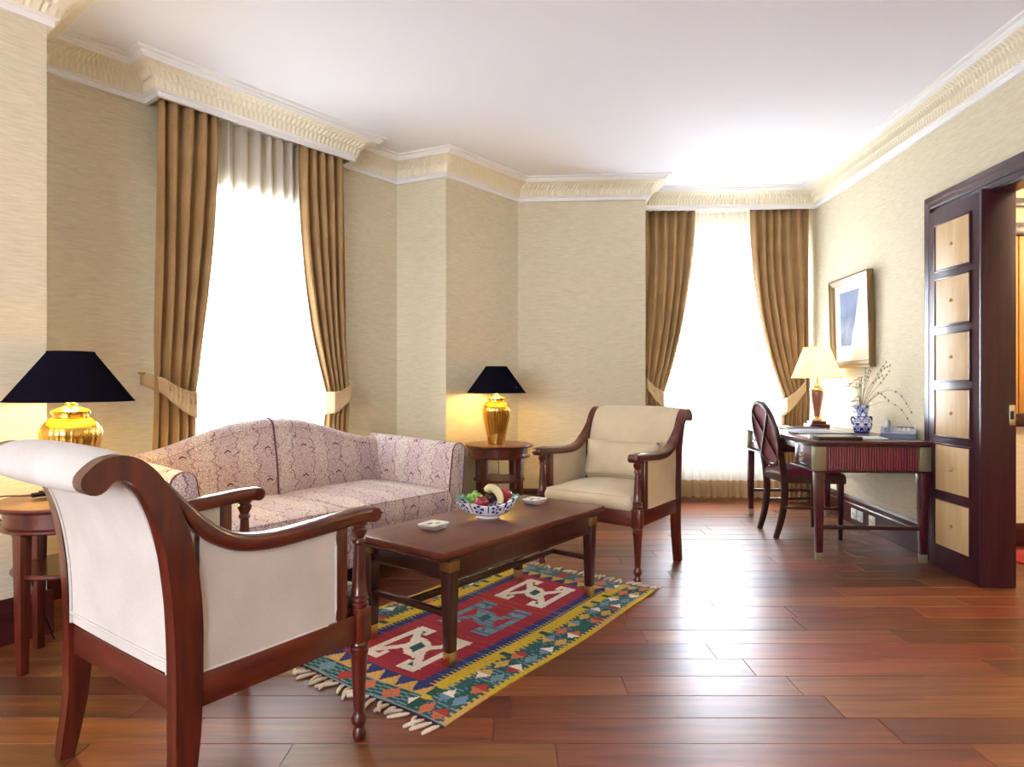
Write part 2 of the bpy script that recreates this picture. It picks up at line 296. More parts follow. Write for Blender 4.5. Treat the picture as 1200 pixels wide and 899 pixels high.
# ---------------------------------------------------------------- mesh helpers
class G:
    def __init__(s): s.bm = bmesh.new()
    def box(s, c, size, bev=0.0, rot=None, seg=2, taper=None):
        r = bmesh.ops.create_cube(s.bm, size=1.0); vs = r['verts']
        for v in vs:
            v.co = Vector((v.co.x * size[0], v.co.y * size[1], v.co.z * size[2]))
            if taper and v.co.z < 0: v.co.x *= taper; v.co.y *= taper
        if bev:
            es = list({e for v in vs for e in v.link_edges})
            r2 = bmesh.ops.bevel(s.bm, geom=es, offset=bev, segments=seg, profile=.5, affect='EDGES', clamp_overlap=True)
            vs = list({v for f in r2['faces'] for v in f.verts} | {v for v in vs if v.is_valid})
        m = Matrix.Translation(Vector(c)) @ (rot if rot else Matrix())
        for v in vs: v.co = m @ v.co
        return s
    def grid(s, f, nu, nv, cu=False, cv=False, mat=None):
        rows = [[s.bm.verts.new(f(i / (nu if cu else nu - 1), j / (nv if cv else nv - 1))) for j in range(nv)] for i in range(nu)]
        for i in range(nu if cu else nu - 1):
            for j in range(nv if cv else nv - 1):
                q = (rows[i][j], rows[(i + 1) % nu][j], rows[(i + 1) % nu][(j + 1) % nv], rows[i][(j + 1) % nv])
                try:
                    fc = s.bm.faces.new(q)
                    if mat is not None: fc.material_index = mat
                except ValueError: pass
        return rows
    def cap(s, vs, mat=None):
        try:
            f = s.bm.faces.new(vs)
            if mat is not None: f.material_index = mat
        except ValueError: pass
    def lathe(s, prof, seg=28, c=(0, 0, 0), flute=None, capb=True, capt=True, rot=None):
        m = Matrix.Translation(Vector(c)) @ (rot if rot else Matrix())
        rows = []
        for k in range(seg):
            a = 2 * pi * k / seg
            row = []
            for r, z in prof:
                rr = r * (1 + (flute(a, z) if flute else 0))
                row.append(s.bm.verts.new(m @ Vector((rr * cos(a), rr * sin(a), z))))
            rows.append(row)
        n = len(prof)
        for k in range(seg):
            for j in range(n - 1):
                s.bm.faces.new((rows[k][j], rows[(k + 1) % seg][j], rows[(k + 1) % seg][j + 1], rows[k][j + 1]))
        if capb: s.cap([rows[k][0] for k in reversed(range(seg))])
        if capt: s.cap([rows[k][-1] for k in range(seg)])
        return s
    def sweep(s, path, sec, up=Vector((0, 0, 1)), closed=False, scale=None, caps=True):
        """sec: list of (a, b): a along the side vector, b along the local up; path: list of Vector"""
        P = [Vector(p) for p in path]; n = len(P); rows = []
        for i in range(n):
            if closed: t = P[(i + 1) % n] - P[(i - 1) % n]
            else: t = P[min(i + 1, n - 1)] - P[max(i - 1, 0)]
            t.normalize(); side = t.cross(up)
            if side.length < 1e-4: side = t.cross(Vector((1, 0, 0)))
            side.normalize(); u2 = side.cross(t)
            k = scale(i / (n - 1)) if scale else 1.0
            rows.append([s.bm.verts.new(P[i] + side * a * k + u2 * b * k) for a, b in sec])
        m = len(sec)
        for i in range(n if closed else n - 1):
            for j in range(m):
                s.bm.faces.new((rows[i][j], rows[i][(j + 1) % m], rows[(i + 1) % n][(j + 1) % m], rows[(i + 1) % n][j]))
        if caps and not closed: s.cap(list(reversed(rows[0]))); s.cap(rows[-1])
        return s
    def tube(s, path, r, seg=8, closed=False, scale=None, up=Vector((0, 0, 1))):
        return s.sweep(path, [(r * cos(2 * pi * k / seg), r * sin(2 * pi * k / seg)) for k in range(seg)], up=up, closed=closed, scale=scale)
    def prism(s, pts, origin, ex, ey, ez, depth):
        """outline pts (a, b) in plane (ex, ey), extruded along ez by depth, centred"""
        o = Vector(origin); ex = Vector(ex); ey = Vector(ey); ez = Vector(ez)
        a = [s.bm.verts.new(o + ex * p + ey * q - ez * depth / 2) for p, q in pts]
        b = [s.bm.verts.new(o + ex * p + ey * q + ez * depth / 2) for p, q in pts]
        n = len(pts)
        s.cap(list(reversed(a))); s.cap(b)
        for i in range(n): s.bm.faces.new((a[i], a[(i + 1) % n], b[(i + 1) % n], b[i]))
        return s
    def ball(s, c, r, sx=1, sy=1, sz=1, seg=12, rings=8):
        r_ = bmesh.ops.create_uvsphere(s.bm, u_segments=seg, v_segments=rings, radius=r)
        for v in r_['verts']: v.co = Vector((v.co.x * sx + c[0], v.co.y * sy + c[1], v.co.z * sz + c[2]))
        return s
    def build(s, name, mat, parent=None, smooth=True, angle=38, sub=0, fix=True):
        if fix: bmesh.ops.recalc_face_normals(s.bm, faces=s.bm.faces)
        me = bpy.data.meshes.new(name); s.bm.to_mesh(me); s.bm.free()
        for mm in (mat if isinstance(mat, (list, tuple)) else [mat]): me.materials.append(M[mm] if isinstance(mm, str) else mm)
        if smooth and len(me.polygons):
            me.shade_smooth()
            if angle: me.set_sharp_from_angle(angle=R(angle))
        o = bpy.data.objects.new(name, me); COL.objects.link(o)
        if parent: o.parent = parent
        if sub:
            md = o.modifiers.new('sub', 'SUBSURF'); md.levels = sub; md.render_levels = sub
        return o
def tag(o, label, cat, group=None, kind=None):
    o['label'] = label; o['category'] = cat
    if group: o['group'] = group
    if kind: o['kind'] = kind
    return o
def thing(name, label, cat, loc=(0, 0, 0), rz=0.0, group=None):
    o = bpy.data.objects.new(name, None); COL.objects.link(o); o.empty_display_size = .1
    o.location = loc; o.rotation_euler = (0, 0, rz)
    return tag(o, label, cat, group)
def struct(o, label=None, cat=None):
    o['kind'] = 'structure'
    if label: o['label'] = label
    if cat: o['category'] = cat
    return o
def copy_tree(o, parent=None):
    c = o.copy(); COL.objects.link(c)
    if parent: c.parent = parent
    for ch in o.children: copy_tree(ch, c)
    return c
def spline(pts, n):
    """Catmull-Rom through pts"""
    P = [Vector(p) for p in pts]; out = []
    Q = [2 * P[0] - P[1]] + P + [2 * P[-1] - P[-2]]
    m = len(P) - 1
    for k in range(n + 1):
        t = k / n * m; i = min(int(t), m - 1); f = t - i
        a, b, c, d = Q[i], Q[i + 1], Q[i + 2], Q[i + 3]
        out.append(.5 * ((2 * b) + (c - a) * f + (2 * a - 5 * b + 4 * c - d) * f * f + (3 * b - a - 3 * c + d) * f ** 3))
    return out
def lerp(a, b, t): return a + (b - a) * t
def table_lookup(tab, x):
    if x <= tab[0][0]: return tab[0][1]
    for (a, p), (b, q) in zip(tab, tab[1:]):
        if x <= b:
            t = (x - a) / (b - a); t = t * t * (3 - 2 * t); return lerp(p, q, t)
    return tab[-1][1]
def rrect(w, h, r, n=4):
    out = []
    for cx, cy, a0 in ((w / 2 - r, h / 2 - r, 0), (-w / 2 + r, h / 2 - r, pi / 2), (-w / 2 + r, -h / 2 + r, pi), (w / 2 - r, -h / 2 + r, 1.5 * pi)):
        for k in range(n + 1):
            a = a0 + pi / 2 * k / n; out.append((cx + r * cos(a), cy + r * sin(a)))
    return out

# ---------------------------------------------------------------- the room shell
def wall(name, p, q, openings=(), th=.12, h=2.9, label=None):
    """p -> q with the room on the right-hand side; the wall's body lies on the left of p -> q"""
    d = q - p; L = d.length; d = d / L; out = Vector((-d.y, d.x, 0))
    g = G()
    def piece(t0, t1, z0, z1):
        if t1 - t0 < 1e-4 or z1 - z0 < 1e-4: return
        c = p + d * ((t0 + t1) / 2) + out * (th / 2) + Vector((0, 0, (z0 + z1) / 2))
        g.box(c, (t1 - t0, th, z1 - z0), rot=Matrix.Rotation(atan2(d.y, d.x), 4, 'Z'))
    t = 0
    for (a, b, z0, z1) in sorted(openings):
        piece(t, a, 0, h); piece(a, b, 0, z0); piece(a, b, z1, h); t = b
    piece(t, L, 0, h)
    return struct(g.build(name, 'paper', smooth=False), label, 'wall')
WIN1 = (.60, 1.60, .35, 2.28)
WIN2 = (.30, 1.40, .62, 2.22)
wall('wall_left', F_0, F_C, [(1.0, 2.4, .6, 2.35)], label='cream grasscloth wall behind the near lamp')
wall('wall_left_return', F_C, A_0, label='short return of the near cream wall')
wall('wall_left_window', A_0, A_1, [(WIN1[0] + .16, WIN1[1] + .16, WIN1[2], WIN1[3])], th=.25, label='cream wall around the window behind the sofa')
wall('wall_nook', A_1, B_1, label='narrow cream wall facing the sofa arm')
wall('wall_nook_side', B_1, C_1, label='cream wall face behind the far lamp')
wall('wall_back', C_1, D_1, label='cream wall behind the far armchair')
wall('wall_back_return', D_1, E_0, label='return of the back wall beside the far window')
wall('wall_back_window', E_0, E_1, [WIN2], th=.25, label='cream wall around the far window')
DOOR = (3.46, 1.60)          # opening in the right wall, in Y
def wt(y): return (E_1 - Vector((wall_x(y), y, 0))).length
wall('wall_right', E_1, R_1, [(wt(DOOR[0]), wt(DOOR[1]), 0, 2.17)], th=.10, label='cream wall with the picture and the doorway')
wall('wall_behind', R_1, BK, [(3.1, 6.8, .7, 2.35)], label='cream wall behind the camera')
wall('wall_far_left', BK, F_0, label='cream wall behind the camera on the left')

g = G(); g.box((.6, 1.6, CEIL + .03), (12.5, 10.5, .06)); struct(g.build('ceiling', 'ceiling', smooth=False), 'plain white plaster ceiling', 'ceiling')

# floor: dark bed, planks laid on it one by one
fl = G(); fl.box((.6, 1.6, -.045), (12.5, 10.5, .06)); floor = struct(fl.build('floor', 'joint', smooth=False), 'glossy red-brown hardwood plank floor', 'floor')
PW = .150
lens = [.62, .80, .95, 1.10, 1.26, 1.42]
plank_me = {}
def plank_mesh(L):
    L = round(L, 2)
    if L not in plank_me:
        b = G(); b.box((0, 0, 0), (L - .0018, PW - .0018, .016), .0012, seg=1)
        o = b.build('plank', 'plank', smooth=False); plank_me[L] = o.data; bpy.data.objects.remove(o)
    return plank_me[L]
rnd = random.Random(11)
rest = G(); nplank = 0
def in_view_x(y): return max(1.0, .83 * y + .25)
y0 = .98
rows_ = []
k = -26
while True:
    y = y0 + k * PW
    if y > 6.3: break
    x = -5.4 + rnd.random() * 1.0
    while x < 5.6:
        L = rnd.choice(lens)
        cx = x + L / 2
        near_view = y > 1.25 and abs(cx) - L / 2 < in_view_x(y + .1) and cx < 4.0
        left_ok = not (Vector((cx + L / 2, y, 0)) - F_0).dot(FN) < -.15
        if near_view and left_ok and nplank < 298:
            o = bpy.data.objects.new('plank', plank_mesh(L)); COL.objects.link(o); o.parent = floor
            o.location = (cx, y, -.008 + rnd.uniform(-.0004, .0004)); o.rotation_euler = (rnd.uniform(-.0022, .0022), rnd.uniform(-.0008, .0008), 0); nplank += 1
        elif left_ok:
            rest.box((cx, y, -.008), (L - .0018, PW - .0018, .016))
        x += L
    k += 1
o = rest.build('plank_remainder', 'plank', floor, smooth=False); o['kind'] = 'stuff'

# ---------------------------------------------------------------- cornice
PEL_V = .16
def cornice():
    path = [F_0, F_C, A_0, A(.46, 0), A(.46, PEL_V), A(1.74, PEL_V), A(1.74, 0), A_1, B_1, C_1, D_1,
            Vector((1.162, 5.82, 0)), Vector((wall_x(5.76), 5.76, 0)), R_1, BK]
    n = len(path)
    prof = [(0, 0, 0), (.022, 0, 0), (.024, .026, 0), (.034, .030, 0), (.038, .036, 0)]
    cove = 12
    for i in range(cove + 1):
        t = i / cove * pi / 2
        prof.append((.040 + .100 * (1 - cos(t)), .038 + .094 * sin(t), 1))
    prof += [(.146, .134, 0), (.150, .142, 0), (.158, .146, 0), (.160, .158, 0), (.186, .160, 0), (.188, .171, 0)]
    def nrm(i):
        d = (path[(i + 1) % n] - path[i]).normalized(); return Vector((d.y, -d.x, 0))
    def corner(i, off):
        a = nrm((i - 1) % n); b = nrm(i); m = (a + b); m = m / max(m.dot(a), .15); return path[i] + m * off
    g = G()
    s_acc = 0
    for i in range(n):
        j = (i + 1) % n; L = (path[j] - path[i]).length
        vis = i <= 12
        ns = max(2, int(L / (.0060 if vis else .5)))
        if i == 0: ns = max(2, int(L / .012))
        rows = []
        for k in range(ns + 1):
            t = k / ns; row = []
            s = s_acc + L * t
            for q, (off, z, c) in enumerate(prof):
                p = corner(i, off).lerp(corner(j, off), t)
                if c and vis:
                    ii = q - 5; tt = ii / cove
                    ends = min(1, L * t / .03, L * (1 - t) / .03)
                    rowk = 0 if tt < .36 else (1 if tt < .70 else 2)
                    ph = s / .030 + .5 * rowk + .35 * tt
                    leaf = 1 - abs(2 * (ph % 1.0) - 1)
                    notch = .45 + .55 * abs(sin(pi * (tt * 2.9 + .1)))
                    amp = .013 * leaf * notch * ends * (1 if 0 < tt < 1 else .3)
                    nn = nrm(i); p = p + nn * amp * sin(tt * pi / 2 * .8 + .5); z = z - amp * cos(tt * pi / 2 * .8 + .2)
                row.append(g.bm.verts.new((p.x, p.y, CORN + z)))
            rows.append(row)
        for k in range(ns):
            for q in range(len(prof) - 1):
                f = g.bm.faces.new((rows[k][q], rows[k + 1][q], rows[k + 1][q + 1], rows[k][q + 1]))
                f.material_index = 1 if prof[q][2] and prof[q + 1][2] else 0
        s_acc += L
    return g.build('trim_cornice', ['white', 'cove'], angle=24, fix=True)
struct(cornice(), 'white and cream plaster cornice with carved leaf band', 'cornice')
# pelmet soffits behind the stepped-out cornice
g = G(); g.box(A(1.10, .08, 2.775), (1.28, .155, .125), rot=Matrix.Rotation(ROT_U, 4, 'Z')); struct(g.build('trim_pelmet_left', 'white', smooth=False), 'white curtain box above the sofa window', 'trim')
g = G(); g.box((1.965, 6.01, 2.775), (1.56, .40, .125), rot=Matrix.Rotation(-.04, 4, 'Z')); struct(g.build('trim_pelmet_back', 'white', smooth=False), 'white curtain box above the far window', 'trim')

# ---------------------------------------------------------------- baseboards
def baseboard(name, p, q, h=.19, ext=0.0):
    d = (q - p).normalized(); nn = Vector((d.y, -d.x, 0))
    prof = [(0, 0), (.022, 0), (.022, h * .72), (.016, h * .76), (.016, h * .9), (.008, h), (0, h)]
    a, b = p + d * 0, q + d * ext
    g = G()
    va = [g.bm.verts.new(a + nn * x + Vector((0, 0, z + .0005))) for x, z in prof]; vb = [g.bm.verts.new(b + nn * x + Vector((0, 0, z + .0005))) for x, z in prof]
    for i in range(len(prof)): g.bm.faces.new((va[i], va[(i + 1) % len(prof)], vb[(i + 1) % len(prof)], vb[i]))
    g.cap(va); g.cap(list(reversed(vb)))
    return struct(g.build(name, 'base', smooth=False), 'dark red wood baseboard', 'baseboard')
baseboard('baseboard_left', F_0, F_C, ext=.02); baseboard('baseboard_left_return', F_C, A_0)
baseboard('baseboard_left_window', A_0, A_1); baseboard('baseboard_nook', A_1, B_1, ext=.02)
baseboard('baseboard_nook_side', B_1, C_1); baseboard('baseboard_back', C_1, D_1, ext=.02)
baseboard('baseboard_back_window', E_0, E_1)
baseboard('baseboard_right', E_1, Vector((wall_x(4.04), 4.04, 0)), .21)

# ---------------------------------------------------------------- windows
def window(name, p, d, out, t0, t1, z0, z1, depth, label):
    """frame, panes and sill set in the opening; d along the wall, out = outward"""
    root = bpy.data.objects.new(name, None); COL.objects.link(root); struct(root, label, 'window')
    rot = Matrix.Rotation(atan2(d.y, d.x), 4, 'Z'); c0 = p + out * depth
    def bar(a, b, za, zb, th=.06, nm='window_frame'):
        g = G(); g.box(c0 + d * ((a + b) / 2) + Vector((0, 0, (za + zb) / 2)), (b - a, th, zb - za), .004, rot=rot); return g.build(nm, 'white', root)
    f = .06
    bar(t0, t1, z0, z0 + f); bar(t0, t1, z1 - f, z1); bar(t0, t0 + f, z0 + f, z1 - f); bar(t1 - f, t1, z0 + f, z1 - f)
    m = (t0 + t1) / 2; bar(m - .03, m + .03, z0 + f, z1 - f, nm='mullion')
    zt = z0 + (z1 - z0) * .72
    for a, b in ((t0 + f, m - .03), (m + .03, t1 - f)):
        bar(a, b, zt - .02, zt + .02, .045, 'transom')
        for za, zb in ((z0 + f, zt - .02), (zt + .02, z1 - f)):
            g = G(); g.box(c0 + d * ((a + b) / 2) + Vector((0, 0, (za + zb) / 2)), (b - a, .006, zb - za), rot=rot); g.build('pane', 'glass', root, smooth=False)
    return root
d2 = (E_1 - E_0).normalized(); o2 = Vector((-d2.y, d2.x, 0))
window('window_1', PA, U, -V, WIN1[0], WIN1[1], WIN1[2], WIN1[3], .12, 'white framed window glowing behind the sofa curtains')
window('window_2', E_0, d2, o2, WIN2[0], WIN2[1], WIN2[2], WIN2[3], .12, 'white framed window glowing behind the desk curtains')
dB = (BK - R_1).normalized(); window('fill_window_3', R_1, dB, Vector((-dB.y, dB.x, 0)), 3.1, 6.8, .7, 2.35, .06, 'wide white framed window added behind the camera for fill light')  # unseen window, added to let fill light into the room
window('fill_window_4', F_0, FD, -FN, 1.0, 2.4, .6, 2.35, .06, 'white framed window added in the near left wall for fill light')  # also an unseen window added for fill

# ---------------------------------------------------------------- curtains
def drape(name, P, label, top, tie, bot, ztie, ztop=2.705, v0=.085, folds=5, seed=0, group=None):
    """P(u, v, z) places a point; top / tie / bot: (outer, inner) u-range at that height"""
    rn = random.Random(seed); ph = [rn.uniform(0, 6.28) for _ in range(4)]
    root = bpy.data.objects.new(name, None); COL.objects.link(root); tag(root, label, 'curtain', group)
    def edge(z, k):
        if z >= ztie:
            t = (ztop - z) / (ztop - ztie); e = t ** 2.1 if k else t ** 1.2
            return lerp(top[k], tie[k], e)
        t = min(1, (ztie - z) / ztie); return lerp(tie[k], bot[k], 1 - (1 - t) ** 2)
    def f(s, t):
        z = lerp(ztop, .018, t)
        a, b = edge(z, 0), edge(z, 1)
        near = exp(-((z - ztie) / .25) ** 2)
        amp = .032 * (1 - .45 * near) * min(1, abs(b - a) / .22)
        w = s + .03 * sin(5 * s + ph[0]) + .018 * sin(3.2 * z + 6 * s + ph[2])
        off = amp * (sin(2 * pi * folds * w + ph[1]) + .35 * sin(4 * pi * folds * w + ph[3]) * (.5 + .5 * sin(1.7 * z)))
        edgef = min(1, s * 14, (1 - s) * 14)
        return P(lerp(a, b, s), v0 + off * (.25 + .75 * edgef) + .03 * near, z)
    g = G(); g.grid(f, folds * 16 + 1, 70)
    o = g.build('curtain_panel', 'drape', root, angle=None); md = o.modifiers.new('thick', 'SOLIDIFY'); md.thickness = .004
    return root, edge
def tieback(root, P, edge, z_out, z_in, zmid, sgn, v0=.085, width=.115, outer_ext=.03):
    uo = edge(z_out, 0) - sgn * outer_ext; ui = edge(z_in, 1) + sgn * .012
    def f(s, t):
        s2 = s
        u = lerp(uo, ui, s2); v = .02 + (v0 + .078) * min(1, sin(min(s2 * 3.4, 1) * pi / 2) * 1.02)
        if s2 > .86: v -= (s2 - .86) / .14 * .07; u -= sgn * 0
        z = lerp(z_out, z_in, s2 ** 1.15) - .035 * sin(pi * s2)
        wd = width * (.62 + .75 * s2 ** .9)
        return P(u, v, z + (t - .5) * wd)
    g = G(); g.grid(f, 30, 6)
    o = g.build('tieback', 'tie', root); md = o.modifiers.new('thick', 'SOLIDIFY'); md.thickness = .006; md.offset = 1
    # pleats sewn into the band
    for k in range(7):
        s = .28 + k * .085
        g = G(); g.tube([f(s, .06) + Vector((0, 0, 0)), f(s + .03, .5), f(s + .01, .94)], .004, 6); g.build('pleat', 'tie', o)
    # hook
    h = P(uo - sgn * .0, .0, z_out + .03)
    g = G(); p1 = P(uo, .055, z_out + .03); g.tube([h, P(uo, .03, z_out + .03), p1], .006, 8); g.ball(p1, .013); g.build('tieback_hook', 'brass', root)
PAf = lambda u, v, z: A(u, v, z)
def PBf(u, v, z): return E_0 + d2 * u - o2 * v + Vector((0, 0, z))
r1, e1 = drape('curtain', PAf, 'tan curtain with pleated tieback at the lamp end of the sofa', (.475, .82), (.44, .665), (.44, .69), 1.02, seed=1, folds=5, v0=.105)
tieback(r1, PAf, e1, 1.13, .965, 0, 1, v0=.105)
r2_, e2 = drape('curtain', PAf, 'tan curtain beside the nook wall at the far end of the sofa', (1.725, 1.36), (1.755, 1.56), (1.755, 1.53), 1.02, seed=5, folds=5, v0=.105)
tieback(r2_, PAf, e2, 1.10, .965, 0, -1, v0=.105, outer_ext=.015)
# window 2: u measured from the return of the back wall
r3, e3 = drape('curtain', PBf, 'tan curtain next to the far armchair', (.02, .52), (.02, .235), (.02, .27), 1.02, seed=3, folds=6, v0=.30)
tieback(r3, PBf, e3, 1.16, .93, 0, 1, v0=.30, outer_ext=.0)
r4, e4 = drape('curtain', PBf, 'tan curtain in the corner behind the desk lamp', (1.545, 1.02), (1.545, 1.305), (1.545, 1.28), .98, seed=9, folds=6, v0=.30)
tieback(r4, PBf, e4, 1.16, .87, 0, -1, v0=.30, outer_ext=.0)
def sheer(P, u0, u1, v, folds, seed, label):
    rn = random.Random(seed); ph = [rn.uniform(0, 6.28) for _ in range(3)]
    root = bpy.data.objects.new('sheer_curtain', None); COL.objects.link(root); tag(root, label, 'sheer curtain')
    def f(s, t, z0=.03, z1=2.705):
        z = lerp(z1, z0, t); w = s + .012 * sin(9 * s + ph[0]) + .006 * sin(2 * z + 11 * s)
        return P(lerp(u0, u1, s), v + .026 * sin(2 * pi * folds * w + ph[1]) + .010 * sin(2 * pi * folds * 2.37 * w + ph[2] + z * .4), z)
    g = G(); g.grid(f, folds * 14, 24); g.build('voile', 'sheer', root, angle=None)
    g = G(); g.grid(lambda s, t: f(s, t, .03, .19) + (P(0, 1, 0) - P(0, 0, 0)) * .003, folds * 14, 4); g.build('hem', 'hem', root, angle=None)
sheer(PAf, .56, 1.64, .040, 13, 2, 'white sheer curtain glowing behind the sofa')
sheer(PBf, .06, 1.50, .19, 18, 4, 'white sheer curtain glowing between the far armchair and desk')

# ---------------------------------------------------------------- doorway (right wall)
rd = Vector((.06, 1, 0)).normalized(); rn_ = Vector((-rd.y, rd.x, 0))         # rn_: into the room
ROT_R = -math.atan(.06)
def RW(y, d, z): return Vector((wall_x(y), y, 0)) + rn_ * d + Vector((0, 0, z))
door = bpy.data.objects.new('door_1', None); COL.objects.link(door); struct(door, 'dark rosewood doorway with inlaid side panel', 'doorway')
def wbox(y0, y1, d0, d1, z0, z1, name, mat, parent, bev=.003):
    g = G(); c = (RW(y0, (d0 + d1) / 2, 0) + RW(y1, (d0 + d1) / 2, 0)) / 2 + Vector((0, 0, (z0 + z1) / 2))
    g.box(c, (abs(d1 - d0), abs(y1 - y0) * 1.0018, z1 - z0), bev, rot=Matrix.Rotation(ROT_R, 4, 'Z'))
    return g.build(name, mat, parent)
# stepped casing: side and head
for (a, b, d) in ((4.04, 3.995, .030), (3.995, 3.955, .042), (3.955, 3.92, .026)):
    wbox(a, b, 0, d, 0, 2.26 - (4.04 - a), 'casing_side', 'doorwood', door)
for (z0, z1, d) in ((2.215, 2.26, .030), (2.175, 2.215, .042), (2.14, 2.175, .026)):
    wbox(4.04 - (2.26 - z1), 1.55, 0, d, z0, z1, 'casing_head', 'doorwood', door)
# inlaid leaf beside the opening
LY0, LY1 = 3.92, 3.462
leaf = wbox(LY0, LY1, .0, .068, 0.0, 2.14, 'side_leaf', 'doorwood', door)
zb = [(.20, .46), (.53, .79), (.86, 1.12), (1.19, 1.45), (1.52, 1.78), (1.85, 2.09)]
zb = [(.14 + i * .327, .14 + i * .327 + .268) for i in range(6)]
for (a, b) in zb:
    pz = wbox(LY0 - .075, LY1 + .075, .066, .074, a, b, 'inlay_panel', 'maple', door, .002)
    g = G(); g.ball(RW((LY0 + LY1) / 2, .079, (a + b) / 2), .010); g.build('brass_stud', 'brass', pz)
    for (p0, p1, q0, q1) in ((LY0 - .075, LY1 + .075, a - .012, a), (LY0 - .075, LY1 + .075, b, b + .012)):
        wbox(p0 + .012, p1 - .012, .066, .077, q0, q1, 'panel_bead', 'doorwood', door, .002)
    for yy in (LY0 - .069, LY1 + .069): wbox(yy + .006, yy - .006, .066, .077, a, b, 'panel_bead', 'doorwood', door, .002)
# jamb lining through the wall
def jbox(y0, y1, d0, d1, z0, z1, nm, mt): return wbox(y0, y1, d0, d1, z0, z1, nm, mt, door)
jbox(3.462, 3.440, .068, -.11, 0, 2.15, 'jamb', 'doorwood')
jbox(3.440, 1.60, .02, -.11, 2.13, 2.17, 'head_lining', 'doorwood')
g = G(); g.box(RW(3.436, -.085, .93), (.034, .006, .11), .002, rot=Matrix.Rotation(ROT_R, 4, 'Z')); sp = g.build('strike_plate', 'chrome', door)
g = G(); g.box(RW(3.434, -.083, .93), (.016, .008, .045), .001, rot=Matrix.Rotation(ROT_R, 4, 'Z')); g.build('latch_hole', 'black', sp)

# ---------------------------------------------------------------- next room, seen through the doorway
NY = 4.33
g = G(); g.box((4.05, NY + .06, 1.42), (2.75, .12, 2.84)); struct(g.build('wall_next_room', 'paper', smooth=False), 'cream wall of the room beyond the doorway', 'wall')
g = G(); g.box((5.45, 2.6, 1.42), (.12, 3.5, 2.84)); struct(g.build('wall_next_room_side', 'paper', smooth=False), 'side wall of the room beyond the doorway', 'wall')
g = G(); g.box((4.05, .85, 1.42), (2.75, .12, 2.84)); struct(g.build('wall_next_room_front', 'paper', smooth=False), 'front wall of the room beyond the doorway', 'wall')
g = G(); g.box((4.08, NY - .012, .08), (2.6, .024, .155), .004); struct(g.build('baseboard_next_room', 'base'), 'dark baseboard in the next room', 'baseboard')
wp = thing('wall_panel', 'honey wood wall panel framed in dark wood beyond the doorway', 'wall panel', (3.6, NY, 0))
for i in range(4):
    g = G(); g.box((-.42 + i * .45, -.015, 1.495), (.44, .03, 1.19), .003); g.build('panel_board', 'honey', wp)
for (z0, z1, m_) in ((.81, .895, 'darkwood'), (2.096, 2.18, 'darkwood'), (2.29, 2.345, 'darkwood')):
    g = G(); g.box((.25, -.022, (z0 + z1) / 2), (1.9, .044, z1 - z0), .004); g.build('moulding', m_, wp)
rr = thing('floor_rug', 'bright red patterned rug on the floor beyond the doorway', 'rug', (3.45, 3.95, .0))
g = G(); g.box((.1, 0, .006), (.9, .5, .010), .003); g.build('rug_field', 'redrug', rr)
for i in range(16):
    g = G(); g.tube([(-.42 + i * .066, -.25, .008), (-.42 + i * .066, -.28, .006), (-.415 + i * .066, -.305, .005)], .007, 6); g.build('tassel', 'tassel', rr)
ld = bpy.data.lights.new('next_room_lamp', 'POINT'); ld.energy = 55; ld.color = (1, .78, .5); ld.shadow_soft_size = .12
lo = bpy.data.objects.new('next_room_lamp', ld); COL.objects.link(lo); lo.location = (4.2, 3.2, 2.3)

